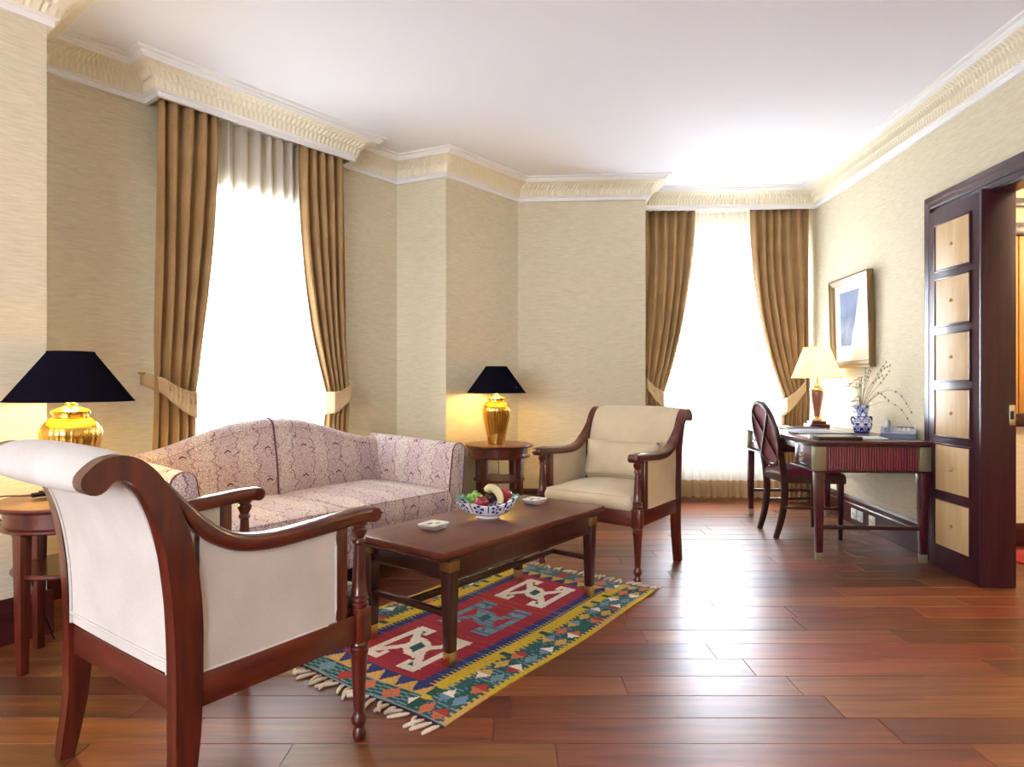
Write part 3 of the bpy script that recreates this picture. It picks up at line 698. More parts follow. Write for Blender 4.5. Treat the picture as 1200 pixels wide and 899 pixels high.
# ---------------------------------------------------------------- armchairs
def armchair(label, loc, rz, fab, group='carved mahogany armchairs'):
    t = thing('armchair', label, 'armchair', loc, rz, group)
    W2 = .315; YF = .27; YR = -.27
    # turned front legs
    prof = [(.016, 0), (.020, .004), (.022, .018), (.016, .034), (.014, .040), (.022, .052), (.024, .066), (.018, .080), (.0155, .088), (.017, .10), (.022, .20), (.0255, .262),
            (.0285, .268), (.0285, .276), (.024, .279), (.0285, .283), (.0285, .291), (.024, .294), (.0285, .298), (.026, .306)]
    up = [(.026, .408), (.0285, .416), (.0285, .424), (.024, .428), (.0285, .432), (.0285, .440), (.024, .444), (.027, .449), (.024, .456), (.021, .50), (.0165, .58), (.015, .603),
          (.021, .609), (.021, .617), (.016, .624), (.019, .632), (.024, .642), (.025, .652), (.019, .660), (.026, .664), (.026, .675)]
    for sx in (-1, 1):
        g = G(); g.lathe(prof, 20, (sx * W2, YF, 0)); g.lathe(up, 20, (sx * W2, YF, 0)); g.box((sx * W2, YF, .357), (.054, .054, .106), .004)
        g.build('front_leg', 'mahog', t)
    # rear posts with scrolled heads
    cl = [(-.034, 0), (-.020, .08), (-.005, .18), (0, .28), (.002, .40), (0, .52), (-.008, .62), (-.025, .72), (-.050, .80), (-.080, .86), (-.112, .898), (-.146, .914), (-.178, .908), (-.200, .888)]
    th = [.038, .046, .054, .062, .066, .070, .070, .066, .060, .056, .054, .054, .056, .058]
    cp = spline([(0, a, b) for a, b in cl], 52); tk = [table_lookup([(i / 13, v) for i, v in enumerate(th)], k / 52) for k in range(53)]
    L_, R_ = [], []
    for k, p in enumerate(cp):
        tg = (cp[min(k + 1, 52)] - cp[max(k - 1, 0)]).normalized(); nn = Vector((0, tg.z, -tg.y))
        L_.append(p + nn * tk[k] / 2); R_.append(p - nn * tk[k] / 2)
    tg = (cp[52] - cp[51]).normalized(); nn = Vector((0, tg.z, -tg.y))
    endc = [cp[52] + nn * (tk[52] / 2) * cos(a) + tg * (tk[52] / 2) * sin(a) for a in [pi * q / 8 for q in range(1, 8)]]
    outl = [(p.y, p.z) for p in L_] + [(p.y, p.z) for p in endc] + [(p.y, p.z) for p in reversed(R_)]
    for sx in (-1, 1):
        g = G()
        # strip-built sides keep the concave outline clean
        nL = len(L_)
        ring = L_ + endc + list(reversed(R_))
        for s in (-1, 1):
            x = sx * W2 + s * .0225
            a = [g.bm.verts.new((x, YR + p.y, p.z)) for p in L_]; b = [g.bm.verts.new((x, YR + p.y, p.z)) for p in R_]
            for k in range(nL - 1): g.bm.faces.new((a[k], a[k + 1], b[k + 1], b[k]))
            g.cap([a[-1]] + [g.bm.verts.new((x, YR + p.y, p.z)) for p in endc] + [b[-1]])
        ra = [g.bm.verts.new((sx * W2 - .0225, YR + p.y, p.z)) for p in ring]; rb = [g.bm.verts.new((sx * W2 + .0225, YR + p.y, p.z)) for p in ring]
        for k in range(len(ring)): g.bm.faces.new((ra[k], ra[(k + 1) % len(ring)], rb[(k + 1) % len(ring)], rb[k]))
        bmesh.ops.remove_doubles(g.bm, verts=g.bm.verts, dist=1e-5)
        g.build('rear_post', 'mahog', t, angle=30)
    # seat rails
    for sx in (-1, 1):
        g = G(); g.box((sx * W2, 0, .352), (.036, .50, .085), .004); g.build('seat_rail', 'mahog_h', t)
    g = G(); g.box((0, YF, .352), (.585, .036, .085), .004); g.build('seat_rail', 'mahog_x', t)
    g = G(); g.box((0, YR, .345), (.590, .036, .085), .004); g.build('seat_rail', 'mahog_x', t)
    # arms: low sweep that rises into the back post
    arm = spline([(0, YF + .045, .690), (0, YF - .02, .692), (0, .12, .684), (0, -.02, .678), (0, -.11, .686), (0, -.175, .708), (0, -.230, .748), (0, -.276, .804), (0, -.322, .866)], 44)
    for sx in (-1, 1):
        g = G(); g.sweep([p + Vector((sx * W2, 0, 0)) for p in arm], rrect(.046, .058, .014, 3), up=Vector((1, 0, 0)), scale=lambda x: 1 if x < .72 else 1 - .62 * (x - .72) / .28)
        g.build('armrest', 'mahog_h', t)
        # rounded front roll of the arm
        g = G(); g.lathe([(.0, -.029), (.021, -.029), (.0238, -.025), (.0238, .025), (.021, .029), (0, .029)], 18, (sx * W2, YF + .045, .6895), rot=Matrix.Rotation(pi / 2, 4, 'Y')); g.build('arm_scroll', 'mahog', t)
        g = G(); g.box((sx * W2, YF - .080, .53), (.034, .044, .29), .004); g.build('arm_support', 'mahog', t)
        # upholstered side
        def side(s, tt, off=0):
            y = lerp(YR + .03, YF - .10, s); top = 0
            ys = [(p.y, p.z) for p in arm]; zt = min(ys, key=lambda q: abs(q[0] - y))[1] - .020
            return Vector((sx * W2 + off, y, lerp(.388, zt, tt)))
        g = G(); g.grid(lambda s, tt: side(s, tt, .013), 16, 4); g.grid(lambda s, tt: side(s, tt, -.013), 16, 4); g.build('side_panel', fab, t)
        pth = [side(s, .985, sx * .014) for s in [k / 14 for k in range(15)]] + [side(1, 1 - k / 6, sx * .014) for k in range(1, 7)] + [side(1 - k / 10, .02, sx * .014) for k in range(1, 11)]
        g = G(); g.tube(pth, .0035, 6); g.build('piping', fab, t)
    # back: one upholstered shell following the posts, rolled over at the head
    cb = [p for p in cp if p.z > .385 or p.y < -.1]
    nb = len(cb)
    def shell(s, k, side_):
        p = cb[k]; tg = (cb[min(k + 1, nb - 1)] - cb[max(k - 1, 0)]).normalized(); nn = Vector((0, tg.z, -tg.y))
        w = W2 - .023; x = lerp(-w, w, s)
        f = k / (nb - 1)
        roll = 1.0 if f < .62 else 1 + (f - .62) * .25
        bul = (.012 * sin(pi * s) ** .5 if side_ > 0 else .004 * sin(pi * s) ** .5)
        return Vector((x, YR, 0)) + p + nn * side_ * (.026 * roll + bul)
    g = G()
    fr = g.grid(lambda s, k: shell(s, round(k * (nb - 1)), 1), 14, nb); bk = g.grid(lambda s, k: shell(s, round(k * (nb - 1)), -1), 14, nb)
    e = cb[-1]; tg = (cb[-1] - cb[-2]).normalized()
    for i in range(13):
        prev = (fr[i][-1], fr[i + 1][-1]); cen = [(fr[q][-1].co + bk[q][-1].co) / 2 for q in (i, i + 1)]
        for a in range(1, 6):
            an = pi * a / 6; cur = []
            for q in (0, 1):
                ax = (fr[i + q][-1].co - cen[q]); cur.append(g.bm.verts.new(cen[q] + ax * cos(an) + tg * ax.length * sin(an)))
            g.bm.faces.new((prev[0], prev[1], cur[1], cur[0])); prev = cur
        g.bm.faces.new((prev[0], prev[1], bk[i + 1][-1], bk[i][-1]))
    bmesh.ops.remove_doubles(g.bm, verts=g.bm.verts, dist=1e-5)
    back = g.build('backrest', fab, t, angle=60)
    for sx in (0.012, .988):
        g = G(); g.tube([shell(sx, k, -1) + Vector((0, -.002, 0)) for k in range(0, int(nb * .8))], .004, 6); g.build('piping', fab, back)
    g = G(); g.tube([shell(s / 20, 1, -1) + Vector((0, -.002, 0)) for s in range(21)], .004, 6); g.build('piping', fab, back)
    # seat: webbing board and loose cushion
    g = G(); g.box((0, .0, .372), (.57, .50, .03), .004); g.build('seat_deck', fab, t)
    g = G()
    def cush(a, b, z):
        e = 1 - max(abs(a), abs(b)) ** 6
        return Vector((a * .272, .012 + b * .268, z))
    n = 15
    def topf(s, tt):
        a, b = s * 2 - 1, tt * 2 - 1; cr = (1 - abs(a) ** 2.6) * (1 - abs(b) ** 2.6)
        k = .96 + .04 * cr
        return Vector((a * .276, .018 + b * .262, .470 + .042 * cr ** .7))
    def botf(s, tt):
        a, b = s * 2 - 1, tt * 2 - 1; return Vector((a * .272, .018 + b * .258, .388))
    def sidef(s, tt):
        q = s * 4; i = int(q) % 4; f = (q - int(q)) * 2 - 1
        a, b = [(f, -1), (1, f), (-f, 1), (-1, -f)][i]
        bul = .012 * sin(pi * tt)
        top = topf((a + 1) / 2, (b + 1) / 2); bt = botf((a + 1) / 2, (b + 1) / 2)
        p = bt.lerp(top, tt); nx = Vector((a if abs(a) >= 1 else 0, b if abs(b) >= 1 else 0, 0)); return p + nx * bul
    g.grid(topf, n, n); g.grid(botf, n, n); g.grid(sidef, 56, 6, cu=True); bmesh.ops.remove_doubles(g.bm, verts=g.bm.verts, dist=2e-4)
    cu = g.build('seat_cushion', fab, t, angle=None)
    g = G(); g.tube([topf(*q) for q in [(k / 12, 0) for k in range(13)] + [(1, k / 12) for k in range(1, 13)] + [(1 - k / 12, 1) for k in range(1, 13)] + [(0, 1 - k / 12) for k in range(1, 12)]], .004, 6, closed=True); g.build('piping', fab, cu)
    return t
def chair_place(fr, phi, width=.63, depth=.54):
    """centre of the footprint from the right-front leg and the facing angle"""
    f = Vector((sin(phi), cos(phi), 0)); l = Vector((-f.y, f.x, 0))
    return fr + l * width / 2 - f * depth / 2
c1 = chair_place(Vector((-.473, 1.981, 0)), R(36))
armchair('mahogany armchair with ivory linen back turned to the camera', c1, R(-36), 'ivory')
f2 = Vector((-.593, -.805, 0)); c2 = (Vector((.684, 3.515, 0)) + Vector((.192, 3.904, 0))) / 2 - f2 * .27
armchair('mahogany armchair with linen seat tinted tan by light facing the camera beyond the coffee table', c2, R(143.6), 'tan_lit')
# loose lumbar cushion on the far armchair
g = G()
def pil(s, t, sd):
    a, b = s * 2 - 1, t * 2 - 1; cr = max(0, (1 - abs(a) ** 3.2) * (1 - abs(b) ** 3.0)) ** .55
    k = 1 - .05 * (1 - abs(b)) * abs(a) ** 4
    return Vector((a * .250 * (1 - .04 * (1 - b * b)), sd * .058 * cr, b * .118 * (1 - .05 * (1 - a * a))))
g.grid(lambda s, t: pil(s, t, 1), 21, 13); g.grid(lambda s, t: pil(s, t, -1), 21, 13); bmesh.ops.remove_doubles(g.bm, verts=g.bm.verts, dist=2e-4)
root = thing('lumbar_cushion', 'plain lumbar cushion tinted tan by light leaning on the far armchair back', 'cushion')
root.location = c2 - f2 * .152 + Vector((0, 0, .622)); root.rotation_euler = (R(12), 0, R(143.6))
g.build('cushion_cover', 'tan_lit', root, angle=None)
g = G(); g.tube([pil(*q, 1) for q in [(k / 10, 0) for k in range(11)] + [(1, k / 6) for k in range(1, 7)] + [(1 - k / 10, 1) for k in range(1, 11)] + [(0, 1 - k / 6) for k in range(1, 6)]], .0045, 6, closed=True); g.build('piping', 'tan_lit', root)

# ---------------------------------------------------------------- coffee table
TC = Vector((-.104, 3.026, 0)); TZ = .462
t = thing('coffee_table', 'low rectangular mahogany coffee table standing on the kilim', 'coffee table', TC + Vector((0, 0, 0)), ROT_U)
TL, TWd = 1.03 / 2, .464 / 2
RUGZ = .007
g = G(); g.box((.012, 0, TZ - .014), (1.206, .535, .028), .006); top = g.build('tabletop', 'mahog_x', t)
g = G(); g.box((0, 0, TZ - .034), (1.20, .505, .012), .003); g.build('under_moulding', 'darkwood', t)
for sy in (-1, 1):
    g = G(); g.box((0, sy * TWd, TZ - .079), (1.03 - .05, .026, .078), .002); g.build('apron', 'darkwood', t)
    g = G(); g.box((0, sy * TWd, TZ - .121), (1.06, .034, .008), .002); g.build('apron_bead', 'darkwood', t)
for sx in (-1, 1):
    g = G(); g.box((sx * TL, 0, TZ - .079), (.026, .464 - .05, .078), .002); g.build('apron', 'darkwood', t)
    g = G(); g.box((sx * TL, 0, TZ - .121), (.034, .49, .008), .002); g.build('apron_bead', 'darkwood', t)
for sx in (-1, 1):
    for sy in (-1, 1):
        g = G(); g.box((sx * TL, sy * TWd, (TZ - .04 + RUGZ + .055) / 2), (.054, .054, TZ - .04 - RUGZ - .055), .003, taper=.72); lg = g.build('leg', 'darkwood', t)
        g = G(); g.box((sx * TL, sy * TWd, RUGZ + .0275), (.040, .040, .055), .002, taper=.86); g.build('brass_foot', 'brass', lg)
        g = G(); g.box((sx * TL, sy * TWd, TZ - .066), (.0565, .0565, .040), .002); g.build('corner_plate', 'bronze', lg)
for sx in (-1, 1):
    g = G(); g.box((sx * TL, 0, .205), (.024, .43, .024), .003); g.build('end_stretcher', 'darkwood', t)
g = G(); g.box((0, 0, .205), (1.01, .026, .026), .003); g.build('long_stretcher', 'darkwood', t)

# ---------------------------------------------------------------- kilim rug
RL, RWd = 1.66, 1.00
RC0 = Vector((-.22, 2.037, 0)); RU = Vector((.593, .805, 0)); RV = Vector((-.805, .593, 0))
c_ = dict(red=srgb(150, 26, 50), red2=srgb(168, 50, 40), blue=srgb(34, 46, 108), blue2=srgb(70, 92, 140), yel=srgb(196, 166, 40), gold=srgb(196, 156, 80), teal=srgb(36, 88, 92), green=srgb(22, 76, 60),
          sky=srgb(104, 138, 160), white=srgb(226, 216, 208), org=srgb(190, 104, 70), dark=srgb(46, 40, 70), grey=srgb(130, 140, 142))
def tri(x): x = x % 1.0; return 1 - abs(2 * x - 1)
def hsh(i, j): return (sin(i * 12.9898 + j * 78.233) * 43758.5453) % 1.0
def kilim(a, b):
    wf = hsh(int(a / .0075), 1)                     # each weft row is a little off
    a = int(a / .0075) * .0075 + .004
    s = min(b, RWd - b); e = min(a, RL - a)
    if e < .010: return c_['dark']
    if e < .016: return c_['grey']
    hat = (int(a / .0075) % 3)
    def border(x, y, w):
        jag = .026 * tri(x / .030)
        i0 = int(x / .25)
        if y < .016 + jag * .8: return c_['yel'] if (i0 + int(b > .5)) % 4 else c_['gold']
        if y > w - .030 - jag: return c_['yel'] if hsh(int(x / .03), 5) > .2 else c_['green']
        cell = .105; i = int(x / cell); f = (x / cell) % 1.0; yy = (y - .03) / (w - .07)
        # two rows of hourglass triangles standing on the weft
        r = 0 if yy < .5 else 1; m = abs((yy * 2) % 1.0 - .5) * 2; d = abs(f - .5) * 2
        k = int(hsh(i, 3 + r) * 6)
        pal = [c_['white'], c_['org'], c_['gold'], c_['red2'], c_['sky'], c_['white']]
        if m < 1.08 - d * 1.1 - .05 * hat and (i + r) % 2 == 0: return pal[k] if f < .5 else pal[(k + 2) % 6]
        if (i + r) % 2 and m < .9 - d: return [c_['sky'], c_['gold'], c_['org'], c_['teal']][int(hsh(i, 20 + r) * 4)]
        if m < 1.12 - d * 1.1: return c_['green'] if hat else c_['teal']
        return [c_['teal'], c_['sky'] if hsh(i, 9 + r) > .45 else c_['green'], c_['teal']][hat]
    if s < .195: return border(a + (.05 if b > .5 else 0), s, .195)
    if e < .185:
        y = b
        if e > .108:
            p = .082; f = (y / p) % 1.0; up = (e - .108) / .077
            return c_['gold'] if abs(f - .5) * 2 < 1 - up else c_['blue']
        p = .12; f = (y / p) % 1.0; m = (e - .016) / .09; i = int(y / p)
        if abs(f - .5) * 2 < (1 - abs(2 * m - 1)) * .7: return [c_['white'], c_['org'], c_['sky'], c_['red2']][int(hsh(i, 2) * 4)]
        return [c_['teal'], c_['sky'], c_['green']][(hat + i) % 3]
    jag = .030 * tri(a / .0225)
    if s < .205 + jag: return c_['yel']
    jag = .026 * tri(a / .030 + .3)
    if s < .262 + jag: return c_['blue'] if wf > .12 else c_['blue2']
    for n_, ac in enumerate((.40, .83, 1.26)):
        p = (a - ac) / .205; q = (b - .5) / .205
        if abs(p) > 1: continue
        lc = (c_['sky'] if wf > .35 else c_['blue2']) if n_ == 1 else c_['white']
        # slanted lozenge with a hook above and a hook below
        pr = p - .45 * q; ap = abs(pr); aq = abs(q)
        if aq < .30 and ap < .36 - aq * .3:
            return c_['teal'] if aq < .13 and ap < .17 else lc
        for sg in (-1, 1):
            pp, qq = p * sg, q * sg
            for mir in (-1, 1):
                x, y = pp, qq * mir
                if 0 < x and abs(y - (.16 + .72 * x)) < .105 and x < .72: return lc
                if .56 < y < .74 and -.05 < x < .80: return lc
                if .66 < x < .84 and .30 < y < .74: return lc
                if .28 < y < .42 and .50 < x < .84: return lc
                if .42 < y < .56 and .46 < x < .66: return c_['teal'] if mir > 0 else c_['red2']
    return c_['red'] if wf > .1 else c_['red2']
rug = thing('kilim_rug', 'red, blue and yellow kilim rug with fringed ends under the coffee table', 'rug', (0, 0, 0))
g = G(); nu, nv = 222, 150
def rz(a, b): return .0055 + .0012 * sin(a * 7 + b * 3) * sin(b * 9) + (.010 * max(0, (a - 1.50) / .16) * max(0, (.25 - b) / .25) if a > 1.5 and b < .25 else 0)
rows = g.grid(lambda s, t: RC0 + RU * (RL * s + .006 * sin(t * 11)) + RV * (RWd * t + .008 * sin(s * 9)) + Vector((0, 0, rz(RL * s, RWd * t))), nu, nv)
under = [[r.co.copy() for r in row] for row in (rows[0], rows[-1])]
lay = g.bm.loops.layers.float_color.new('Col')
g.bm.faces.ensure_lookup_table()
fi = 0
for i in range(nu - 1):
    for j in range(nv - 1):
        c = kilim((i + .5) / (nu - 1) * RL, (j + .5) / (nv - 1) * RWd); k = .86 + .28 * hsh(i, j)
        cc = (c[0] * k, c[1] * k, c[2] * k, 1)
        for l in g.bm.faces[fi].loops: l[lay] = cc
        fi += 1
def painted_layer_fix(o):
    # bmesh colour layers are stored as bytes (sRGB); keep a linear float copy for the shader
    me = o.data; at = me.color_attributes.get('Col')
    return o
o = g.build('rug_field', 'rug', rug, smooth=False, fix=False); md = o.modifiers.new('thick', 'SOLIDIFY'); md.thickness = .0045; md.offset = -1
rt = random.Random(5)
for end in (0, 1):
    n_t = 30
    for k in range(n_t):
        b = (k + .5) / n_t * RWd; p = RC0 + RU * (RL * end) + RV * b
        dirn = (RU if end else -RU); sw = RV * rt.uniform(-.03, .03)
        Lt = rt.uniform(.045, .075)
        pts = [p + Vector((0, 0, .004)), p + dirn * Lt * .4 + sw * .3 + Vector((0, 0, .008)), p + dirn * Lt * .75 + sw + Vector((0, 0, .007)), p + dirn * Lt + sw * 1.5 + Vector((0, 0, .0055))]
        g = G(); g.tube(spline(pts, 7), .0062, 6, scale=lambda x: .55 + .6 * sin(pi * min(1, x * .95)) ** .6); g.build('tassel', 'tassel', rug)

# ---------------------------------------------------------------- sofa
SL = 1.80
sofa_c = A(1.0, .705)
sofa = thing('sofa', 'camelback sofa in lilac and cream figured brocade below the window', 'sofa', sofa_c, ROT_U)
# local: x along, -y to the front; back at y=+.425, front at y=-.425
g = G(); g.box((0, .0, .215), (1.70, .80, .19), .02); g.build('seat_base', 'sofa', sofa)
for sx in (-1, 1):
    for sy in (-1, 1):
        g = G(); g.box((sx * .78, sy * .33, .06), (.055, .055, .12), .004, taper=.7); g.build('foot', 'darkwood', sofa)
def soft_box(cx, cy, z0, z1, hx, hy, crown, bul, name, mat, parent, nx=22, ny=16, rr=.05):
    g = G()
    def shape(s, t, z):
        a, b = s * 2 - 1, t * 2 - 1
        return a, b
    def topf(s, t):
        a, b = s * 2 - 1, t * 2 - 1; cr = max(0, (1 - abs(a) ** 4) * (1 - abs(b) ** 4)) ** .5
        return Vector((cx + a * hx, cy + b * hy, z1 - crown + crown * cr))
    def botf(s, t):
        a, b = s * 2 - 1, t * 2 - 1; return Vector((cx + a * hx, cy + b * hy, z0))
    def sidef(s, t):
        q = s * 4; i = int(q) % 4; f = (q - int(q)) * 2 - 1
        a, b = [(f, -1), (1, f), (-f, 1), (-1, -f)][i]
        p = botf((a + 1) / 2, (b + 1) / 2).lerp(topf((a + 1) / 2, (b + 1) / 2), t)
        return p + Vector((a if abs(a) >= 1 else 0, b if abs(b) >= 1 else 0, 0)) * bul * sin(pi * t)
    g.grid(topf, nx, ny); g.grid(botf, 2, 2); g.grid(sidef, 64, 7, cu=True)
    bmesh.ops.remove_doubles(g.bm, verts=g.bm.verts, dist=3e-4)
    o = g.build(name, mat, parent, angle=None)
    ring = [topf(k / 16, 0) for k in range(17)] + [topf(1, k / 10) for k in range(1, 11)] + [topf(1 - k / 16, 1) for k in range(1, 17)] + [topf(0, 1 - k / 10) for k in range(1, 10)]
    g = G(); g.tube(ring, .0045, 6, closed=True); g.build('piping', 'sofa', o)
    return o
for sx in (-1, 1):
    soft_box(sx * .368, -.075, .308, .475, .362, .345, .03, .014, 'seat_cushion', 'sofa', sofa)
# camelback
def btop(x):
    k = abs(x) / .80; return .735 + .155 * (.5 + .5 * cos(pi * min(1, k ** 1.15)))
def bsec(x, q):
    """section through the back at x, q 0..1 from the front bottom over the top to the back bottom"""
    zt = btop(x); r = .060; zf = .32
    if q < .55:
        f = q / .55; z = lerp(zf, zt - r, f); y = .255 + .055 * f - .018 * sin(pi * f)
    elif q < .80:
        an = (q - .55) / .25 * pi; z = zt - r + r * sin(an); y = .310 + r - r * cos(an)
    else:
        f = (q - .80) / .20; z = lerp(zt - r, .16, f); y = .430 - .01 * f
    return Vector((x, y, z))
g = G(); g.grid(lambda s, q: bsec(lerp(-.86, .86, s), q), 49, 34); back = g.build('backrest', 'sofa', sofa, angle=60)
g = G(); g.tube([bsec(0, q / 30) + Vector((0, -.001 if q < 20 else 0, .001)) for q in range(0, 26)], .0058, 7); g.build('welt', 'welt', back)
g = G(); g.tube([bsec(lerp(-.80, .80, s / 60), .57) for s in range(61)], .0045, 6); g.build('piping', 'sofa', back)
# arms: upright pads flaring out at the top
for sx in (-1, 1):
    def armsec(f, q):
        y = lerp(.42, -.40, f); zt = .755 - .030 * f; r = .048 + .008 * f
        dip = 1
        if q < .42:
            k = q / .42; z = lerp(.14, zt - r, k); x = .745 + .045 * k ** 2
        elif q < .66:
            an = (q - .42) / .24 * pi; z = zt - r + r * sin(an); x = .790 + r - r * cos(an)
        else:
            k = (q - .66) / .34; z = lerp(zt - r, .14, k); x = lerp(.790 + 2 * r, .862, k ** .7)
        return Vector((sx * x, y, z))
    g = G(); rows = g.grid(armsec, 20, 40)
    frc = [v.co.copy() for v in rows[-1]]
    g.cap(list(rows[0]))
    a = g.build('arm', 'sofa_arm', sofa, angle=50)
    g = G(); fr = [g.bm.verts.new(c) for c in frc]
    inner = [g.bm.verts.new(c.lerp(Vector((sx * .815, c.y, c.z)), .25) + Vector((0, -.010, 0))) for c in frc]
    for k in range(len(fr) - 1): g.bm.faces.new((fr[k], fr[k + 1], inner[k + 1], inner[k]))
    h_ = len(inner)
    for k in range(h_ // 2): 
        if h_ - 2 - k > k + 1: g.bm.faces.new((inner[k], inner[k + 1], inner[h_ - 2 - k], inner[h_ - 1 - k]))
    g.build('arm_front', 'sofa', a, angle=50)
    g = G(); g.tube([armsec(1, q / 39) for q in range(40)], .005, 6, up=Vector((0, 1, 0))); g.build('piping', 'welt', a)

# ---------------------------------------------------------------- side tables
def side_table(label, loc, rz):
    t = thing('side_table', label, 'side table', loc, rz, 'round mahogany side tables')
    R0 = .265; H = .637
    g = G(); g.lathe([(0, H - .022), (R0 - .012, H - .022), (R0 - .003, H - .016), (R0, H - .009), (R0 - .004, H - .002), (R0 - .010, H), (0, H)], 56, capb=False, capt=False); g.build('tabletop', 'mahog_x', t)
    g = G(); g.lathe([(0, H - .082), (.222, H - .082), (.222, H - .022), (0, H - .022)], 48, capb=False, capt=False); g.build('apron', 'mahog', t)
    g = G(); g.lathe([(.205, H - .102), (.232, H - .102), (.240, H - .096), (.240, H - .088), (.232, H - .082), (.205, H - .082)], 48, capb=False, capt=False); g.build('apron_moulding', 'mahog', t)
    for k in range(4):
        a = pi / 4 + k * pi / 2; g = G(); g.box((.190 * cos(a), .190 * sin(a), (H - .1) / 2), (.046, .046, H - .1), .003, rot=Matrix.Rotation(a, 4, 'Z'), taper=.68); g.build('leg', 'mahog', t)
    g = G(); g.lathe([(0, .358), (.192, .358), (.199, .364), (.199, .370), (.193, .376), (0, .376)], 44, capb=False, capt=False); g.build('shelf', 'mahog_x', t)
    return t
TBN = Vector((-1.79, 2.60, 0)); TBF = Vector((-.10, 4.93, 0))
side_table('round mahogany side table behind the near armchair', TBN, .45)
side_table('round mahogany side table beside the far sofa arm', TBF, .2)

# ---------------------------------------------------------------- gilt lamps
def gold_lamp(label, loc, power, cord):
    t = thing('table_lamp', label, 'lamp', loc, 0, 'gilt jar lamps with black shades')
    body = [(.058, 0), (.064, .006), (.066, .02), (.074, .07), (.086, .13), (.098, .19), (.106, .235), (.108, .262), (.104, .285), (.092, .305), (.076, .320), (.064, .326)]
    fine = spline([(r, 0, z) for r, z in body], 44)
    fl = lambda a, z: .030 * abs(cos(11 * a)) ** .8 * min(1, max(0, (z - .02) / .05)) * min(1, max(0, (.312 - z) / .05))
    g = G(); g.lathe([(p.x, p.z) for p in fine], 176, flute=fl); g.build('jar_body', 'gold', t, angle=60)
    g = G(); g.lathe([(.058, .322), (.062, .326), (.062, .336), (.070, .340), (.071, .350), (.060, .358), (.036, .366), (.022, .372), (.022, .382), (.012, .386), (.012, .47)], 40); g.build('lid', 'gold', t)
    g = G(); g.lathe([(.010, .38), (.010, .44)], 12); g.build('lamp_stem', 'brass', t)
    g = G(); g.ball((0, 0, .485), .028, sz=1.25); b = g.build('bulb', 'bulb', t)
    z0, z1, r0, r1 = .392, .592, .226, .082
    g = G(); g.lathe([(r0, z0), (r1, z1)], 64, capb=False, capt=False); sh = g.build('lamp_shade', 'blackshade', t, angle=60, fix=False)
    g = G(); g.lathe([(r0 - .002, z0 + .001), (r1 - .002, z1 - .001)], 64, capb=False, capt=False); g.build('shade_lining', 'goldlining', sh, angle=60, fix=False)
    for r, z in ((r0, z0), (r1, z1)):
        g = G(); g.tube([(r * cos(2 * pi * k / 64), r * sin(2 * pi * k / 64), z) for k in range(64)], .0028, 6, closed=True); g.build('shade_rim', 'blackshade', sh)
    for k in range(3):
        a = 2 * pi * k / 3; g = G(); g.tube([(0, 0, z1 - .015), (r1 * cos(a), r1 * sin(a), z1 - .004)], .002, 5); g.build('spider_arm', 'brass', t)
    g = G(); g.tube([(0, 0, .47), (.03, 0, .50), (.03, 0, .55), (0, 0, z1 - .015)], .002, 5); g.build('harp', 'brass', t)
    d = bpy.data.lights.new('lamp_light', 'POINT'); d.energy = power; d.color = (1, .70, .24); d.shadow_soft_size = .05
    lo = bpy.data.objects.new('lamp_light', d); COL.objects.link(lo); lo.location = Vector(loc) + Vector((0, 0, .44))
    if cord:
        g = G(); g.tube(spline([Vector(p) for p in cord], 30), .003, 6); g.build('power_cord', 'black', t)
    return t
LN = Vector((-1.812, 2.63, .637)); LF = TBF + Vector((-.02, -.02, .637))
gold_lamp('large gilt jar lamp with black shade behind the near armchair', LN, 12, [(-.05, .0, .006), (-.10, -.02, .006), (-.16, -.05, .010), (-.225, -.09, .012), (-.252, -.10, -.02), (-.20, -.06, -.14), (-.18, -.02, -.25), (-.16, .04, -.45), (-.14, .10, -.628)])
gold_lamp('gilt jar lamp with black shade on the table in the nook', LF, 8, [(0, .06, .006), (0, .16, .006), (.0, .27, .008), (.0, .30, -.02), (.01, .30, -.3), (-.05, .30, -.52), (-.12, .29, -.56)])
sw = thing('cord_switch', 'small black cord switch lying on the near side table', 'switch', LN + Vector((-.105, -.035, 0)), .9)
g = G(); g.box((0, 0, .013), (.055, .022, .018), .006); g.build('switch_body', 'black', sw)
g = G(); g.box((.006, 0, .024), (.016, .012, .006), .002); g.build('switch_rocker', 'black', sw)

# ---------------------------------------------------------------- desk
DC = Vector((2.265, 4.655, 0)); DROT = -math.atan(.07)
desk = thing('writing_desk', 'rosewood writing desk with reeded end against the picture wall', 'desk', DC, DROT)
HX, HY, DH = .31, .70, .745
g = G(); g.box((0, 0, DH - .012), (.70, 1.48, .024), .006); g.build('desktop', 'deskwood', desk)
g = G(); g.box((0, 0, DH - .030), (.67, 1.45, .012), .003); g.build('top_moulding', 'darkwood', desk)
ZA0, ZA1 = .562, DH - .036
for sx in (-1, 1):
    for sy in (-1, 1):
        g = G(); g.box((sx * HX, sy * HY, (ZA0 + .05) / 2), (.056, .056, ZA0 - .05), .003, taper=.66); lg = g.build('leg', 'deskwood', desk)
        g = G(); g.box((sx * HX, sy * HY, .0255), (.040, .040, .051), .002, taper=.86); g.build('brass_foot', 'champ', lg)
        g = G(); g.box((sx * HX, sy * HY, (ZA0 + ZA1) / 2), (.066, .066, ZA1 - ZA0), .003); g.build('corner_plate', 'champ', lg)
